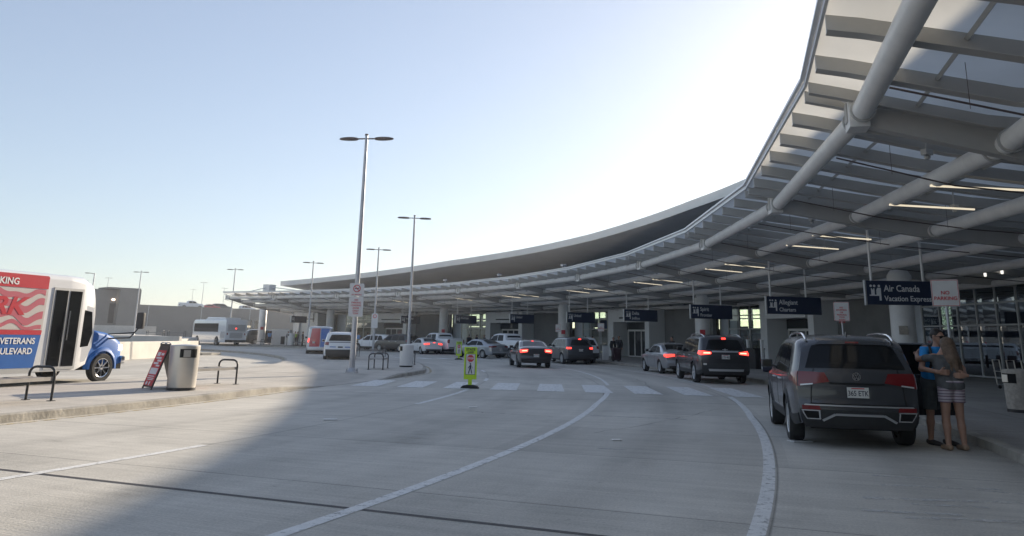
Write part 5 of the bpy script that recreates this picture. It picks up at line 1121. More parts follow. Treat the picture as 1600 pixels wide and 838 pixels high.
mb = MB(); shell(mb, [rsec(-.95, 1.04, .50, 1.56, .12), rsec(-.45, 1.03, .60, 1.50, .12), rsec(.15, 1.0, .45, 1.42, .14), rsec(.50, .96, .48, 1.32, .18), rsec(.80, .90, .50, 1.20, .2), rsec(.88, .84, .55, 1.10, .2)]); hood = mb.build('bonnet', M_['w_blue'], bs, smooth=40)
for sg in (-1, 1):
    mb = MB(); vs = []; fs = []; n = 16
    for k_ in range(n + 1):
        a = math.pi * (k_ / n) * 1.06 - .1; vs += [(.47 * math.cos(a), sg * .86, .42 + .47 * math.sin(a)), (.47 * math.cos(a), sg * 1.075, .42 + .47 * math.sin(a)), (.545 * math.cos(a), sg * 1.06, .42 + .545 * math.sin(a)), (.60 * math.cos(a), sg * .95, .44 + .61 * math.sin(a))]
    for k_ in range(n):
        for q in range(3): fs.append((4 * k_ + q, 4 * k_ + q + 1, 4 * k_ + 5 + q, 4 * k_ + 4 + q))
    mb.add(vs, fs); mb.build('wheel_arch', M_['w_blue'], hood, smooth=45)
mb = MB()
for sg in (-1, 1): mb.lathe([(0, 0), (.46, 0)], 24, T=Matrix.Translation((0, sg * 1.0, .42)) @ Matrix.Rotation(math.pi / 2, 4, 'X'))
mb.box((-3, 0, .5), (8, 1.6, .3)); mb.build('chassis', M_['seam'], bs)
for x, r in ((0, .41), (-4.05, .41)):
    for sg in (-1, 1): wheel_at(bs, x, sg * .97, r, .24, sg, M_['chrome'], 8)
for sg in (-1, 1):
    mb = MB(); mb.box((.82, sg * .66, .98), (.10, .30, .22)); mb.build('headlight', M_['headlit'] if sg < 0 else M_['clearlens'], bs, bevel=.03)
mb = MB(); mb.box((.76, -.895, .98), (.18, .05, .18)); mb.build('headlight_wrap', M_['headlit'], bs, bevel=.01)  # glowing box added so the lit headlight shows from the side
mb = MB(); mb.box((.90, 0, .62), (.16, 1.94, .24)); mb.build('bumper', M_['chrome'], bs, bevel=.05, smooth=40)
mb = MB(); mb.box((.88, 0, .92), (.04, .85, .3)); mb.build('grille', M_['clad'], bs)
mb = MB(); mb.add([(-.62, -1.0, 1.5), (-.30, -.86, 1.47), (-.30, .86, 1.47), (-.62, 1.0, 1.5), (-.80, .98, 2.30), (-.58, .80, 2.34), (-.58, -.80, 2.34), (-.80, -.98, 2.30)], [(1, 2, 5, 6), (0, 1, 6, 7), (2, 3, 4, 5)]); mb.build('windscreen', M_['tint'], bs)
# right side: cab window, folding door, wraps
def sidequad(name, m, pts, y=-1.2, off=.012, par=None, th=.02):
    mb = MB(); n = len(pts); mb.add([(x, y - off, z) for x, z in pts] + [(x, y - off + th, z) for x, z in pts], [tuple(range(n)), tuple(range(2 * n - 1, n - 1, -1))] + [(i, (i + 1) % n, (i + 1) % n + n, i + n) for i in range(n)]); return mb.build(name, m, par or bs)
sidequad('cab_window', M_['tint'], [(-1.05, 1.0), (-.74, 1.04), (-.64, 1.4), (-.74, 2.0), (-1.05, 2.05)], -1.17, .01)
sidequad('cab_door', M_['p_white'], [(-1.10, .55), (-.78, .62), (-.60, 1.0), (-.58, 1.42), (-.68, 2.12), (-1.10, 2.2)], -1.165, .008)
dr = sidequad('folding_door', M_['alu'], [(-2.18, .42), (-1.16, .42), (-1.16, 2.62), (-2.18, 2.62)], -1.2, .02)
sidequad('door_pane', M_['tint'], [(-2.11, .50), (-1.71, .50), (-1.71, 2.55), (-2.11, 2.55)], -1.2, .03, dr); sidequad('door_pane', M_['tint'], [(-1.63, .50), (-1.23, .50), (-1.23, 2.55), (-1.63, 2.55)], -1.2, .03, dr)
mb = MB(); mb.tube([(-1.75, -1.26, 1.2), (-1.75, -1.26, 2.0)], .018, 6); mb.tube([(-1.59, -1.26, 1.2), (-1.59, -1.26, 2.0)], .018, 6); mb.build('grab_rail', M_['chrome'], dr)
wr = sidequad('red_wrap', M_['w_red'], [(-7.5, 2.55), (-2.38, 2.55), (-2.38, 2.86), (-2.42, 2.9), (-7.5, 2.9)], -1.2, .014)
pw = sidequad('picture_wrap', mat('off white wrap', (.55, .51, .48), .35, coat=.3), [(-7.5, 1.46), (-2.39, 1.46), (-2.36, 2.53), (-7.5, 2.53)], -1.2, .010)
bw_ = sidequad('blue_wrap', M_['w_blue'], [(-7.5, .48), (-2.50, .48), (-2.40, 1.33), (-7.5, 1.33)], -1.2, .012); sidequad('red_stripe', M_['w_red'], [(-7.5, 1.335), (-2.40, 1.335), (-2.39, 1.455), (-7.5, 1.455)], -1.2, .013)
mb = MB()
for zc_, am, th in ((2.38, .07, .085), (2.10, .10, .10), (1.80, .11, .11), (1.56, .08, .06)):
    n = 60; up = []; lo = []
    for k_ in range(n + 1):
        x = -7.5 + 5.06 * k_ / n; w_ = zc_ + am * math.sin(x * 4.6 + zc_ * 3) + .04 * math.sin(x * 9); up.append((x, min(2.53, w_ + th))); lo.append((x, max(1.46, w_ - th * .8)))
    vs = [(x, -1.215, z) for x, z in up] + [(x, -1.215, z) for x, z in lo]; mb.add(vs, [(k_, k_ + 1, n + 2 + k_, n + 1 + k_) for k_ in range(n)])
mb.build('flag_stripes', mat('faded red wrap', (.46, .10, .14), .4), pw)
mb = MB(); add_text(mb, 'PARKING', .24, (-3.3, -1.219, 2.62), .02, 'RIGHT'); mb.build('lettering', M_['white'], wr)
mb = MB(); add_text(mb, 'Y VETERANS', .22, (-2.56, -1.219, 1.10), .022, 'RIGHT'); mb.build('lettering', M_['white'], bw_); mb = MB(); add_text(mb, 'BOULEVARD', .22, (-2.60, -1.219, .84), .022, 'RIGHT'); mb.build('lettering', M_['white'], bw_)
mb = MB(); add_text(mb, 'PARK', .62, (-3.05, -1.219, 1.86), .03, 'RIGHT', sx=1.25, shear=.25); mb.build('lettering', M_['w_red'], pw)
mb = MB(); mb.box((-4.9, -1.17, .40), (4.6, .1, .12)); mb.build('step_rail', M_['alu'], bs)
mb = MB(); mb.tube([(.15, -1.0, 1.25), (.75, -1.25, 1.28), (.95, -1.36, 1.58)], .022, 8); mb.tube([(.15, -1.0, 1.38), (.88, -1.30, 1.44)], .018, 8); ma = mb.build('mirror_arm', M_['black'], bs, smooth=50)
mb = MB(); mb.box((.95, -1.40, 1.80), (.14, .24, .50)); mb.build('mirror', M_['clad'], ma, bevel=.05, smooth=40)
mb = MB(); mb.tube([(.1, .98, 1.3), (.6, 1.35, 1.4)], .02, 8); mb.box((.6, 1.42, 1.6), (.14, .22, .44)); mb.build('mirror', M_['clad'], bs, bevel=.03)

# ------------------------------------------------------------------ city bus far off
p_ = D(367, 540, 100); cb = thing('city_bus', 'white city bus driving away in the distance below the garage', 'bus', (p_[0], p_[1], 0), RAD(90 - (-42)))
cb.scale = (1.06, 1.06, 1.06)
mb = MB(); shell(mb, [rsec(0, 1.27, .38, 3.0, .14), rsec(9.6, 1.27, .38, 3.0, .14), rsec(10.2, 1.2, .42, 2.9, .3)]); mb.build('body', M_['p_white'], cb, smooth=35)
mb = MB(); shell(mb, [rsec(1.2, .95, 2.98, 3.22, .1), rsec(6.4, .95, 2.98, 3.30, .1), rsec(7.0, .9, 2.98, 3.1, .05)]); mb.build('roof_unit', M_['p_white'], cb, smooth=35)
for sg in (-1, 1):
    mb = MB(); mb.box((5.9, sg * 1.275, 2.06), (7.4, .03, .98)); mb.build('side_window', M_['tint'], cb)
    mb = MB(); mb.box((.8, sg * 1.275, 1.25), (1.2, .03, .7)); mb.build('engine_grille', M_['pole'], cb)
    for x in (2.4, 8.4):
        mb = MB(); mb.lathe([(0, 0), (.58, 0)], 20, T=Matrix.Translation((x, sg * 1.278, .5)) @ Matrix.Rotation(math.pi / 2, 4, 'X')); mb.build('wheel_well', M_['seam'], cb); wheel_at(cb, x, sg * 1.17, .48, .28, sg, M_['silver'], 8)
mb = MB(); mb.box((-.01, 0, 2.05), (.04, 2.1, .75)); mb.build('rear_panel', M_['silver'], cb)
mb = MB(); mb.box((-.02, 0, .55), (.06, 2.5, .26)); mb.build('rear_bumper', M_['clad'], cb)
for y in (-1.05, 1.05):
    mb = MB(); mb.box((-.02, y, 1.35), (.05, .12, .2)); mb.build('tail_light', M_['tail'], cb)
mb = MB(); mb.box((-.03, .05, 1.98), (.05, .16, .14)); mb.build('high_brake_light', M_['brake'], cb)
mb = MB(); mb.box((-.015, 0, 1.2), (.04, 1.5, .6)); mb.build('engine_door', M_['silver'], cb)
mb = MB(); mb.box((10.22, 0, 1.9), (.1, 2.1, 1.5)); mb.build('windscreen', M_['tint'], cb)
# dark cars under the garage, cars on its roof
p_ = D(397, 538, 112); Car('parked_suv', 'black SUV in shade right of the distant white bus', 'car', (p_[0], p_[1], 0), 65, 'bigsuv', M_['p_black'], 1.15, lights=False, handles=False)
for px, dep, hd_, kd, pt, lb in ((284, 196, 58, 'pickup', 'p_white', 'white pickup on the garage roof behind the distant bus'), (336, 208, 50, 'bigsuv', 'p_slate', 'dark wagon on the garage roof with its red rear showing'), (377, 214, 60, 'suv', 'p_white', 'white car on the garage roof left of the canopy column'),
                             (408, 226, 48, 'sedan', 'p_slate', 'dark car roof on the garage next to the canopy column'), (318, 204, 55, 'sedan', 'p_red', 'low red car on the garage roof between the white pickup and dark wagon'), (150, 178, 50, 'suv', 'p_slate', 'grey car on the garage roof left of the stair tower')):
    p_ = D(px, 500, dep); Car('roof_car', lb, 'car', (p_[0], p_[1], 7.06), hd_, kd, M_[pt], 1.0, lights=False, handles=False).tail(.85, 1.05, .7, False)

# ------------------------------------------------------------------ people: blended limbs, meshed from a distance field
def _net(f, lo, hi, res):
    n = [int(math.ceil((hi[i] - lo[i]) / res)) + 1 for i in range(3)]
    ax = [lo[i] + res * np.arange(n[i]) for i in range(3)]; X, Y, Z = np.meshgrid(*ax, indexing='ij'); V = f(X, Y, Z)
    I = V < 0; vid = -np.ones((n[0] - 1, n[1] - 1, n[2] - 1), int)
    c = np.zeros(vid.shape, int)
    for dx in (0, 1):
        for dy in (0, 1):
            for dz in (0, 1): c += I[dx:n[0] - 1 + dx, dy:n[1] - 1 + dy, dz:n[2] - 1 + dz]
    act = (c > 0) & (c < 8); ijk = np.argwhere(act); vid[act] = np.arange(len(ijk)); acc = np.zeros((len(ijk), 3)); cnt = np.zeros(len(ijk))
    cor = [(a, b, d) for a in (0, 1) for b in (0, 1) for d in (0, 1)]
    for p in cor:
        for a in range(3):
            if p[a]: continue
            q = list(p); q[a] = 1; va = V[tuple((ijk + p).T)]; vb = V[tuple((ijk + q).T)]; m = (va < 0) != (vb < 0); t = np.where(m, va / (va - vb + 1e-12), 0)
            pos = ijk + np.array(p, float); pos[:, a] += t; acc[m] += pos[m]; cnt[m] += 1
    vs = acc / cnt[:, None] * res + np.array(lo); fs = []
    for a in range(3):
        b, d = (a + 1) % 3, (a + 2) % 3; s0 = [slice(None)] * 3; s1 = [slice(None)] * 3; s0[a] = slice(0, n[a] - 1); s1[a] = slice(1, n[a])
        ch = np.argwhere(I[tuple(s0)] != I[tuple(s1)])
        for e in ch:
            if e[b] == 0 or e[d] == 0 or e[b] >= n[b] - 1 or e[d] >= n[d] - 1: continue
            q = []
            for ob, od in ((-1, -1), (0, -1), (0, 0), (-1, 0)): k = list(e); k[b] += ob; k[d] += od; q.append(int(vid[tuple(k)]))
            if min(q) < 0: continue
            fs.append(tuple(q) if I[tuple(e)] else tuple(q[::-1]))
    return vs.tolist(), fs
def field(prims, k=.025, clips=()):
    def f(X, Y, Z):
        D_ = None
        for pr in prims:
            if pr[0] == 'c':
                a, b, ra, rb = np.array(pr[1], float), np.array(pr[2], float), pr[3], pr[4]; ba = b - a; L2 = max(1e-9, ba @ ba)
                t = np.clip(((X - a[0]) * ba[0] + (Y - a[1]) * ba[1] + (Z - a[2]) * ba[2]) / L2, 0, 1)
                d = np.sqrt((X - a[0] - t * ba[0]) ** 2 + (Y - a[1] - t * ba[1]) ** 2 + (Z - a[2] - t * ba[2]) ** 2) - (ra + (rb - ra) * t)
            else:
                c, r = pr[1], pr[2]; d = (np.sqrt(((X - c[0]) / r[0]) ** 2 + ((Y - c[1]) / r[1]) ** 2 + ((Z - c[2]) / r[2]) ** 2) - 1) * min(r)
            kk = pr[-1] if pr[0] == 'e' and len(pr) > 3 else k
            if D_ is None: D_ = d
            else: h = np.clip(.5 + .5 * (D_ - d) / kk, 0, 1); D_ = D_ * (1 - h) + d * h - kk * h * (1 - h)
        for cl in clips: D_ = np.maximum(D_, cl(X, Y, Z))
        return D_
    return f
def blob(name, prims, m, par, res=.012, k=.025, clips=(), extra=None):
    pts = []
    for p in prims:
        if p[0] == 'c': pts += [np.array(p[1]) - p[3], np.array(p[1]) + p[3], np.array(p[2]) - p[4], np.array(p[2]) + p[4]]
        else: pts += [np.array(p[1]) - max(p[2]), np.array(p[1]) + max(p[2])]
    pts = np.array(pts); lo, hi = pts.min(0) - 2.5 * res - k * .3, pts.max(0) + 2.5 * res + k * .3
    vs, fs = _net(field(prims, k, clips), lo, hi, res); mb = MB(); mb.add(vs, fs)
    if extra: 
        for v_, f_ in extra: mb.add(v_, f_)
    return mb.build(name, m, par, smooth=60, flat_normals=False)
def hand_geo(wr, direc, palm, s, curl=.35, side=1, res=.0055):
    d = np.array(direc, float); d /= np.linalg.norm(d); p = np.array(palm, float); p -= (p @ d) * d; p /= np.linalg.norm(p); w = np.cross(d, p) * side; o = np.array(wr, float); pr = []
    for q, (off, ln) in enumerate(((-.030, .066), (-.010, .076), (.011, .072), (.031, .056))):
        a = o + d * .02 * s + w * off * .7 * s; b = o + d * .095 * s + w * off * s; pr.append(('c', a, b, .017 * s, .0125 * s)); c = b
        for j, fr in enumerate((.45, .32, .23)):
            an = curl * (j + 1) * .8; dd = d * math.cos(an) + p * math.sin(an); e = c + dd * ln * fr * s * 1.05; pr.append(('c', c, e, (.0105 - .001 * j) * s, (.0098 - .001 * j) * s)); c = e
    a = o + d * .03 * s - w * .026 * s; b = a + (d * .55 - w * .75 + p * .2) * .045 * s; pr += [('c', a, b, .016 * s, .012 * s), ('c', b, b + (d * .85 - w * .25 + p * .3) * .032 * s, .0115 * s, .0095 * s)]
    pr.append(('c', o - d * .03 * s, o + d * .03 * s, .026 * s, .022 * s))
    pts = np.array([q[1] for q in pr] + [q[2] for q in pr]); return _net(field(pr, .006), pts.min(0) - .04, pts.max(0) + .04, res)

def person(label, loc, rz, J, s, cols, cat='person', res=.012, female=False, hands=True, sleeve=.55, shorts=.6, group=None, hair_long=False, shades=False, face=(0, 1, 0), skin='skin'):
    """J: joints in metres (local frame); cols: top, bottom, shoes, hair materials"""
    t = thing('person', label, cat, loc, rz, group)
    g = {k: np.array(v, float) for k, v in J.items()}; f = np.array(face, float); f /= np.linalg.norm(f); up = np.array((0, 0, 1.)); rt = np.cross(f, up); rt /= np.linalg.norm(rt)
    hp, ch, nk, hd = g['pelvis'], g['chest'], g['neck'], g['head']; sv = g['shR'] - g['shL']; sv = sv / np.linalg.norm(sv); hv_ = g['hipR'] - g['hipL']; hv_ = hv_ / np.linalg.norm(hv_)
    wst = hp * .45 + ch * .55; tw = .082 if not female else .072
    def torso(a=0.0):
        return [('c', hp - hv_ * .075 * s, ch - sv * (.07 if female else .085) * s, (.118 if female else .105) * s + a, (.098 if female else .112) * s + a), ('c', hp + hv_ * .075 * s, ch + sv * (.07 if female else .085) * s, (.118 if female else .105) * s + a, (.098 if female else .112) * s + a),
                ('c', ch - sv * .05 * s, g['shL'] + sv * .03 * s, .10 * s + a, .062 * s + a), ('c', ch + sv * .05 * s, g['shR'] - sv * .03 * s, .10 * s + a, .062 * s + a), ('c', ch, nk - up * .05 * s, .10 * s + a, .065 * s + a)]
    body = torso() + [('c', nk - up * .05 * s, nk + (hd - nk) * .55, .056 * s, .050 * s)]
    for S_ in 'LR':
        body += [('c', g['sh' + S_], g['el' + S_], .050 * s, .040 * s), ('c', g['el' + S_], g['wr' + S_], .040 * s, .027 * s), ('c', g['hip' + S_], g['kn' + S_], .088 * s if not female else .092 * s, .056 * s), ('c', g['kn' + S_], g['kn' + S_] * .62 + g['an' + S_] * .38, .053 * s, .056 * s), ('c', g['kn' + S_] * .62 + g['an' + S_] * .38, g['an' + S_], .056 * s, .036 * s)]
        fd = g.get('toe' + S_, g['an' + S_] + f * .17 * s + up * -.05 * s); body += [('c', g['an' + S_] - up * .03 * s - f * .03 * s, fd, .036 * s, .026 * s)]
        if not hands:
            dd = g['wr' + S_] - g['el' + S_]; dd /= np.linalg.norm(dd); body += [('c', g['wr' + S_], g['wr' + S_] + dd * .09 * s, .028 * s, .036 * s), ('c', g['wr' + S_] + dd * .09 * s, g['wr' + S_] + dd * .16 * s, .030 * s, .014 * s), ('c', g['wr' + S_] + dd * .03 * s, g['wr' + S_] + dd * .09 * s + f * .04 * s, .015 * s, .011 * s)]
    hr = .098 * s
    body += [('e', hd + up * .025 * s - f * .012 * s, (hr * .86, hr * .98, hr * 1.05) if abs(f[1]) > .7 else (hr * .98, hr * .86, hr * 1.05)), ('c', hd - up * .045 * s + f * .03 * s, hd - up * .085 * s + f * .055 * s, .062 * s, .036 * s),
             ('c', hd + f * .088 * s + up * .0 * s, hd + f * .108 * s - up * .025 * s, .010 * s, .015 * s), ('c', hd - rt * .082 * s - up * .02 * s, hd - rt * .088 * s + up * .02 * s, .012 * s, .014 * s), ('c', hd + rt * .082 * s - up * .02 * s, hd + rt * .088 * s + up * .02 * s, .012 * s, .014 * s), ('c', hd + f * .082 * s - rt * .03 * s + up * .028 * s, hd + f * .082 * s + rt * .03 * s + up * .028 * s, .012 * s, .012 * s)]
    ex = []
    if hands:
        for S_, sd in (('L', 1), ('R', -1)):
            dd, pm = g.get('hd' + S_, g['wr' + S_] - g['el' + S_]), g.get('pm' + S_, -rt if S_ == 'R' else rt); ex.append(hand_geo(g['wr' + S_], dd, pm, s, g.get('curl', .4) if not isinstance(g.get('curl'), np.ndarray) else float(g['curl']), sd))
    bd = blob('body', body, M_[skin], t, res, .022 * s, extra=ex)
    # face details
    for sg in (-1, 1):
        if shades: continue
        c = hd + f * .086 * s + rt * sg * .033 * s + up * .008 * s; mb = MB(); mb.lathe([(0, -.008 * s), (.010 * s, -.004 * s), (.012 * s, 0), (.010 * s, .004 * s), (0, .008 * s)], 10, tuple(c)); mb.build('eye', M_['ink'], bd)
    c = hd + f * .092 * s - up * .055 * s; mb = MB(); mb.box(tuple(c), (.045 * s, .012 * s, .010 * s), math.atan2(rt[1], rt[0])); mb.build('mouth', M_['red'], bd)
    if shades:
        mb = MB()
        for sg in (-1, 1): c = hd + f * .098 * s + rt * sg * .036 * s + up * .008 * s; mb.box(tuple(c), (.058 * s, .014 * s, .040 * s), math.atan2(rt[1], rt[0]))
        for sg in (-1, 1): mb.tube([tuple(hd + f * .095 * s + rt * sg * .064 * s + up * .015 * s), tuple(hd + rt * sg * .094 * s + up * .012 * s)], .004 * s, 5)
        mb.build('sunglasses', M_['seam'], bd)
    # clothes a little larger than the body, ending at hems
    hem = hp[2] - .06 * s; zn = nk[2] - .015 * s
    up_ = torso(.013 * s)
    for S_ in 'LR':
        e = g['sh' + S_] + (g['el' + S_] - g['sh' + S_]) * min(1, sleeve * 1.0); up_.append(('c', g['sh' + S_], e, .064 * s, .058 * s))
        if sleeve > 1: up_.append(('c', g['el' + S_], g['el' + S_] + (g['wr' + S_] - g['el' + S_]) * .92, .056 * s, .040 * s))
    blob('shirt', up_, cols[0], t, res, .02 * s, [lambda X, Y, Z: hem - Z, lambda X, Y, Z: Z - zn])
    top_ = hp[2] + .075 * s; dn = [('c', hp - hv_ * .075 * s, hp - hv_ * .07 * s + up * .1 * s, .128 * s, .118 * s), ('c', hp + hv_ * .075 * s, hp + hv_ * .07 * s + up * .1 * s, .128 * s, .118 * s)]; lim = -1
    for S_ in 'LR':
        if shorts >= 1: dn += [('c', g['hip' + S_], g['kn' + S_], .104 * s, .072 * s), ('c', g['kn' + S_], g['an' + S_], .072 * s, .055 * s)]
        else: dn.append(('c', g['hip' + S_], g['hip' + S_] + (g['kn' + S_] - g['hip' + S_]) * min(1, shorts + .2), .108 * s, .094 * s))
    if shorts < 1: lim = min(g['hipL'][2], g['hipR'][2]) - shorts * (g['hipL'][2] - g['knL'][2])
    else: lim = .05 * s + min(g['anL'][2], g['anR'][2]) - .06 * s
    tr = blob('shorts' if shorts < 1 else 'trousers', dn, cols[1], t, res, .018 * s, [lambda X, Y, Z: Z - top_, lambda X, Y, Z: lim - Z])
    for S_ in 'LR':
        a = g['an' + S_]; fd = g.get('toe' + S_, a + f * .17 * s - up * .05 * s); blob('shoe', [('c', a - up * .032 * s - f * .035 * s, fd, .046 * s, .036 * s)], cols[2], t, res, .01, [lambda X, Y, Z, zz=a[2] - .078 * s: zz - Z, lambda X, Y, Z, zz=a[2]: Z - zz - .0])
    if cols[3] is not None:
        h = [('e', hd + up * .045 * s - f * .022 * s, (hr * .98, hr * 1.02, hr * .98))]; cl = [lambda X, Y, Z: ((X - hd[0]) * f[0] + (Y - hd[1]) * f[1] + (Z - hd[2]) * f[2]) - .055 * s - .25 * np.maximum(0, Z - hd[2] - .05 * s), lambda X, Y, Z: (hd[2] + .01 * s - Z) - 1.1 * np.maximum(0, -((X - hd[0]) * f[0] + (Y - hd[1]) * f[1]) + .01)]
        if hair_long:
            h = [('e', hd + up * .035 * s - f * .018 * s, (hr * 1.06, hr * 1.08, hr * 1.08)), ('c', hd - f * .05 * s, hd - f * .16 * s - up * .20 * s, .085 * s, .075 * s), ('c', hd - f * .16 * s - up * .20 * s, hd - f * .225 * s - up * .40 * s + rt * .02 * s, .075 * s, .028 * s), ('c', hd - f * .04 * s - rt * .05 * s, hd - f * .15 * s - rt * .085 * s - up * .25 * s, .06 * s, .045 * s), ('c', hd - f * .15 * s - rt * .085 * s - up * .25 * s, hd - f * .20 * s - rt * .06 * s - up * .37 * s, .042 * s, .02 * s), ('c', hd - f * .04 * s + rt * .05 * s, hd - f * .15 * s + rt * .08 * s - up * .26 * s, .06 * s, .045 * s), ('c', hd - f * .15 * s + rt * .08 * s - up * .26 * s, hd - f * .205 * s + rt * .09 * s - up * .36 * s, .042 * s, .018 * s)]
            cl = [lambda X, Y, Z: ((X - hd[0]) * f[0] + (Y - hd[1]) * f[1]) - .055 * s]
        blob('hair', h, cols[3], t, res, .03 * s, cl)
    return t
def std(s=1.0, stride=0.0, arm=.06, lean=0.0, w=1.0, fwdL=0.0, fwdR=0.0):
    J = dict(pelvis=(0, 0, .97), chest=(0, lean * .5, 1.27), neck=(0, lean * .8, 1.47), head=(0, lean + .02, 1.62), shL=(-.175 * w, lean * .7, 1.41), shR=(.175 * w, lean * .7, 1.41),
             elL=(-.23 - arm * .3, -.02 + lean * .6 + fwdL * .4, 1.13), elR=(.23 + arm * .3, -.02 + lean * .6 + fwdR * .4, 1.13), wrL=(-.24 - arm * .4, .08 + fwdL, .90 + abs(fwdL) * .5), wrR=(.24 + arm * .4, .08 + fwdR, .90 + abs(fwdR) * .5),
             hipL=(-.09, 0, .92), hipR=(.09, 0, .92), knL=(-.095, .03 + stride * .5, .50), knR=(.095, .03 - stride * .45, .50), anL=(-.10, stride, .085), anR=(.10, -stride, .085 + abs(stride) * .12))
    return {k: tuple(c * s for c in v) for k, v in J.items()}
heather = cloth('heather grey cloth', (.11, .112, .112)); blue_tee = mat('bright blue cloth', (.02, .26, .62), .85, var=.1, vscale=10); greyshort = cloth('grey green cloth', (.075, .085, .085)); dark_cl = cloth('dark cloth', (.018, .018, .02)); navy_cl = cloth('navy cloth', (.02, .028, .06)); lightblue = cloth('light blue cloth', (.16, .30, .55)); hiviz = mat('hi vis cloth', (.28, .48, .05), .8); khaki = cloth('khaki cloth', (.16, .14, .10)); redcl = cloth('red cloth', (.30, .04, .06)); whitecl = cloth('white cloth', (.5, .5, .5))
hair_b = mat('light brown hair', (.13, .082, .05), .6, var=.45, vscale=22, bump=.5, bscale=60); hair_d = mat('dark hair', (.018, .013, .01), .55, var=.3, vscale=20)
# striped shorts
st = bpy.data.materials.new('striped cloth'); st.use_nodes = True; n = st.node_tree; b = n.nodes['Principled BSDF']; b.inputs['Roughness'].default_value = .9
tc = n.nodes.new('ShaderNodeTexCoord'); sx = n.nodes.new('ShaderNodeSeparateXYZ'); wv = n.nodes.new('ShaderNodeMath'); wv.operation = 'MULTIPLY'; wv.inputs[1].default_value = 11.5; fr = n.nodes.new('ShaderNodeMath'); fr.operation = 'FRACT'
rp_ = n.nodes.new('ShaderNodeValToRGB'); rp_.color_ramp.interpolation = 'CONSTANT'; els = rp_.color_ramp.elements; els[0].color = (.52, .46, .49, 1); els[1].position = .34; els[1].color = (.20, .14, .18, 1)
for ps, cc in ((.52, (.46, .36, .40, 1)), (.62, (.46, .43, .45, 1)), (.80, (.22, .17, .22, 1))): e_ = els.new(ps); e_.color = cc
n.links.new(tc.outputs['Object'], sx.inputs[0]); n.links.new(sx.outputs[2], wv.inputs[0]); n.links.new(wv.outputs[0], fr.inputs[0]); n.links.new(fr.outputs[0], rp_.inputs[0]); n.links.new(rp_.outputs[0], b.inputs['Base Color'])
# the hugging couple beside the grey SUV
wb_ = Vector(G(1496, 704.5)); mb_ = Vector(G(1471, 696))
s_w, s_m = 1.035, 1.09
hw_ = Vector(D(1482, 546, wb_.y + .10)) - wb_; hm_ = Vector(D(1464, 529, mb_.y - .08)) - mb_
W_ = dict(pelvis=(0, 0, .985), chest=(-.03, .06, 1.29), neck=(-.06, .11, 1.475), head=(hw_.x, .15, 1.60), shL=(-.21, .07, 1.415), shR=(.15, .09, 1.415), elL=(-.33, .30, 1.38), elR=(.24, .32, 1.36), wrL=(-.22, .56, 1.47), wrR=(.06, .62, 1.44), hdL=(.8, .35, .0), hdR=(-.8, .2, 0), pmL=(0, -1, 0), pmR=(0, -1, 0),
          hipL=(-.095, 0, .94), hipR=(.095, .0, .94), knL=(-.115, .02, .51), knR=(.12, .04, .51), anL=(-.125, 0, .085), anR=(.135, .02, .085))
person('woman with long brown hair and striped shorts, seen from behind hugging a man', (wb_.x, wb_.y, 0), 0, W_, s_w, (heather, st, mat('tan sandal', (.28, .19, .13), .7), hair_b), res=.0095, female=True, sleeve=.5, shorts=.50, hair_long=True)
m0 = lambda x, y, z: (x - (mb_.x - wb_.x), y - (mb_.y - wb_.y), z)      # woman frame -> man frame
MJ = dict(pelvis=(.0, .02, 1.02), chest=(.01, -.04, 1.40), neck=(.03, -.08, 1.60), head=(hm_.x, -.11, 1.735), shL=(.22, -.05, 1.535), shR=(-.18, -.09, 1.535), elL=m0(.33, .20, 1.24), elR=m0(-.35, .18, 1.23), wrL=m0(.19, -.115, 1.145), wrR=m0(-.22, -.115, 1.19), hdL=(-1, -.12, .0), hdR=(1, -.14, -.02), pmL=(0, 1, 0), pmR=(0, 1, 0),
          hipL=(.10, .02, .97), hipR=(-.10, .02, .97), knL=(.12, .0, .53), knR=(-.13, .0, .53), anL=(.13, .03, .09), anR=(-.15, .02, .09))
mt = person('man in a bright blue tee shirt hugging a woman beside the grey SUV', (mb_.x, mb_.y, 0), 0, MJ, s_m, (blue_tee, greyshort, mat('dark shoe', (.05, .045, .045), .7), hair_d), res=.0095, sleeve=.62, shorts=.92, shades=True, face=(.35, -1, -.05), skin='skin')
bp = thing('backpack', 'black backpack worn by the man in the blue tee shirt', 'backpack', (mb_.x, mb_.y, 0), 0)
blob('pack', [('c', (.02, .20, 1.20), (.02, .17, 1.46), .13, .11), ('c', (.02, .26, 1.15), (.02, .24, 1.30), .09, .08)], M_['black'], bp, .012, .04)
mb = MB()
for xx in (-.115, .145): mb.tube([(xx, .12, 1.55), (xx, -.02, 1.625), (xx - .005, -.16, 1.56), (xx - .01, -.205, 1.42), (xx - .012, -.175, 1.28), (xx, .06, 1.12)], .026, 8)
mb.build('strap', M_['black'], bp, smooth=50)

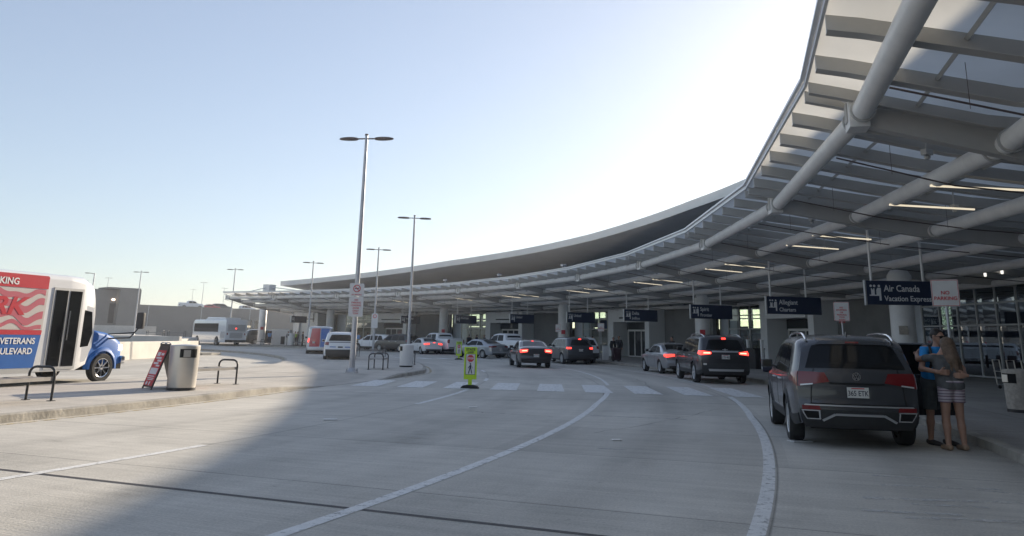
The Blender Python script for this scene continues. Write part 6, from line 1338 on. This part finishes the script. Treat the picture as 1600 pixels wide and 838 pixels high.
def far(px, R_, s, rz, lb, cols, z=.15, shorts=1.0, sleeve=.55, sk='skin', stride=.0, grp=None, **kw):
    c = onR(px, R_); J = std(s, stride, **kw)
    return person(lb, (c[0], c[1], z), rz, J, s, cols, res=.022, hands=False, shorts=shorts, sleeve=sleeve, skin=sk, group=grp)
blk = M_['black']
far(967, 78.0, 1.02, RAD(150), 'person in black standing with a suitcase left of the white portal', (dark_cl, dark_cl, blk, hair_d), sleeve=1.2)
far(958, 78.3, .96, RAD(-160), 'person with pale hair and dark coat beside a tall suitcase', (dark_cl, dark_cl, blk, mat('grey hair', (.3, .27, .24), .6)), sleeve=1.2)
c = onR(962, 76.8); t = thing('suitcase', 'tall dark red suitcase standing by the two travellers in black', 'suitcase', (c[0], c[1], .15), .3); mb = MB(); mb.box((0, 0, .5), (.55, .34, .85)); mb.build('shell', mat('maroon suitcase', (.05, .02, .025), .5), t, bevel=.06, smooth=40); mb = MB(); mb.tube([(-.12, .1, .92), (-.12, .1, 1.2), (.12, .1, 1.2), (.12, .1, .92)], .012, 6); mb.build('handle', M_['chrome'], t)
for q in (-.2, .2):
    mb = MB(); mb.tube([(q, -.12, .04), (q, .12, .04)], .04, 8); mb.build('caster', M_['rubber'], t)
c = onR(946, 77.6); t = thing('kerb_post', 'short white kerb post left of the two travellers', 'post', (c[0], c[1], .15)); mb = MB(); mb.box((0, 0, .5), (.45, .3, 1.0)); mb.build('post', M_['signw'], t, bevel=.03); mb = MB(); mb.box((0, 0, 1.02), (.5, .35, .05)); mb.build('cap', M_['pole'], t, bevel=.01)
far(1050, 77.4, 1.0, RAD(120), 'dark haired person standing behind the silver saloon at the kerb', (dark_cl, dark_cl, blk, hair_d), sleeve=1.2)
far(560, 76.6, 1.0, RAD(170), 'person in a light blue shirt and dark trousers right of the tallest lamp pole', (lightblue, khaki, blk, hair_d))
far(574, 76.4, 1.0, RAD(-60), 'person in grey clothes walking toward the white SUV side on', (heather, heather, blk, hair_d), stride=.2)
far(421, 78.6, 1.02, RAD(200), 'person in a light blue shirt at the foot of the canopy end column', (lightblue, navy_cl, blk, hair_d))
far(430, 80.5, 1.0, RAD(160), 'person in red near the canopy end column', (redcl, khaki, blk, hair_d))
far(434, 82.0, 1.0, RAD(100), 'person in dark clothes behind the one in red at the far end', (dark_cl, dark_cl, blk, hair_d))
far(450, 79.5, 1.0, RAD(-120), 'person in dark clothes left of the small far litter bin', (navy_cl, dark_cl, blk, hair_d), sleeve=1.2)
far(461, 79.0, 1.0, RAD(180), 'person in a yellow green vest on the far pavement', (hiviz, dark_cl, blk, hair_d))
far(465, 80.6, 1.0, RAD(90), 'person in a dark jacket beside the yellow green vest', (dark_cl, navy_cl, blk, hair_d), sleeve=1.2)
far(473, 79.0, 1.0, RAD(-90), 'person in navy just left of the red and blue van', (navy_cl, dark_cl, blk, hair_d))
for i, (px, R_, c_, lb) in enumerate(((733, 81, (dark_cl, dark_cl), 'person in black waiting under the glazed bay left of the silver saloon'), (745, 82, (navy_cl, dark_cl), 'person in navy waiting in the shade above the silver saloon roof'), (757, 80, (heather, dark_cl), 'person in a grey top waiting in the shade above the silver saloon'), (770, 83, (dark_cl, khaki), 'person in khaki trousers in the shade left of the portal'), (926, 80.5, (dark_cl, navy_cl), 'person in dark clothes near the post sign before the blue board'), (915, 82, (navy_cl, dark_cl), 'person in navy in the shade above the white SUV roof'))):
    far(px, R_, 1.0, RAD(60 * i), lb, (c_[0], c_[1], blk, hair_d), sleeve=1.2 if i % 2 else .55)
c = onR(440, 80.5); t = thing('kiosk', 'white kiosk panel on the far pavement behind the travellers', 'kiosk', (c[0], c[1], .15), RAD(60)); mb = MB(); mb.box((0, 0, 1.0), (.5, 3.2, 2.0)); mb.build('cabinet', M_['signw'], t, bevel=.03); mb = MB(); mb.box((-.26, -.5, .6), (.03, .7, 1.0)); mb.build('door', M_['clad'], t)

# ------------------------------------------------------------------ thin afternoon haze
hz = MB(); hz.box((0, 0, 8.2), (3020, 3020, 18.6)); hm = bpy.data.materials.new('haze'); hm.use_nodes = True; n = hm.node_tree; n.nodes.clear(); ou = n.nodes.new('ShaderNodeOutputMaterial'); pv = n.nodes.new('ShaderNodeVolumePrincipled')
pv.inputs['Color'].default_value = (.93, .95, 1, 1); pv.inputs['Density'].default_value = .0006; pv.inputs['Anisotropy'].default_value = .55; n.links.new(pv.outputs[0], ou.inputs['Volume'])
tag(hz.build('haze', hm), kind='stuff')
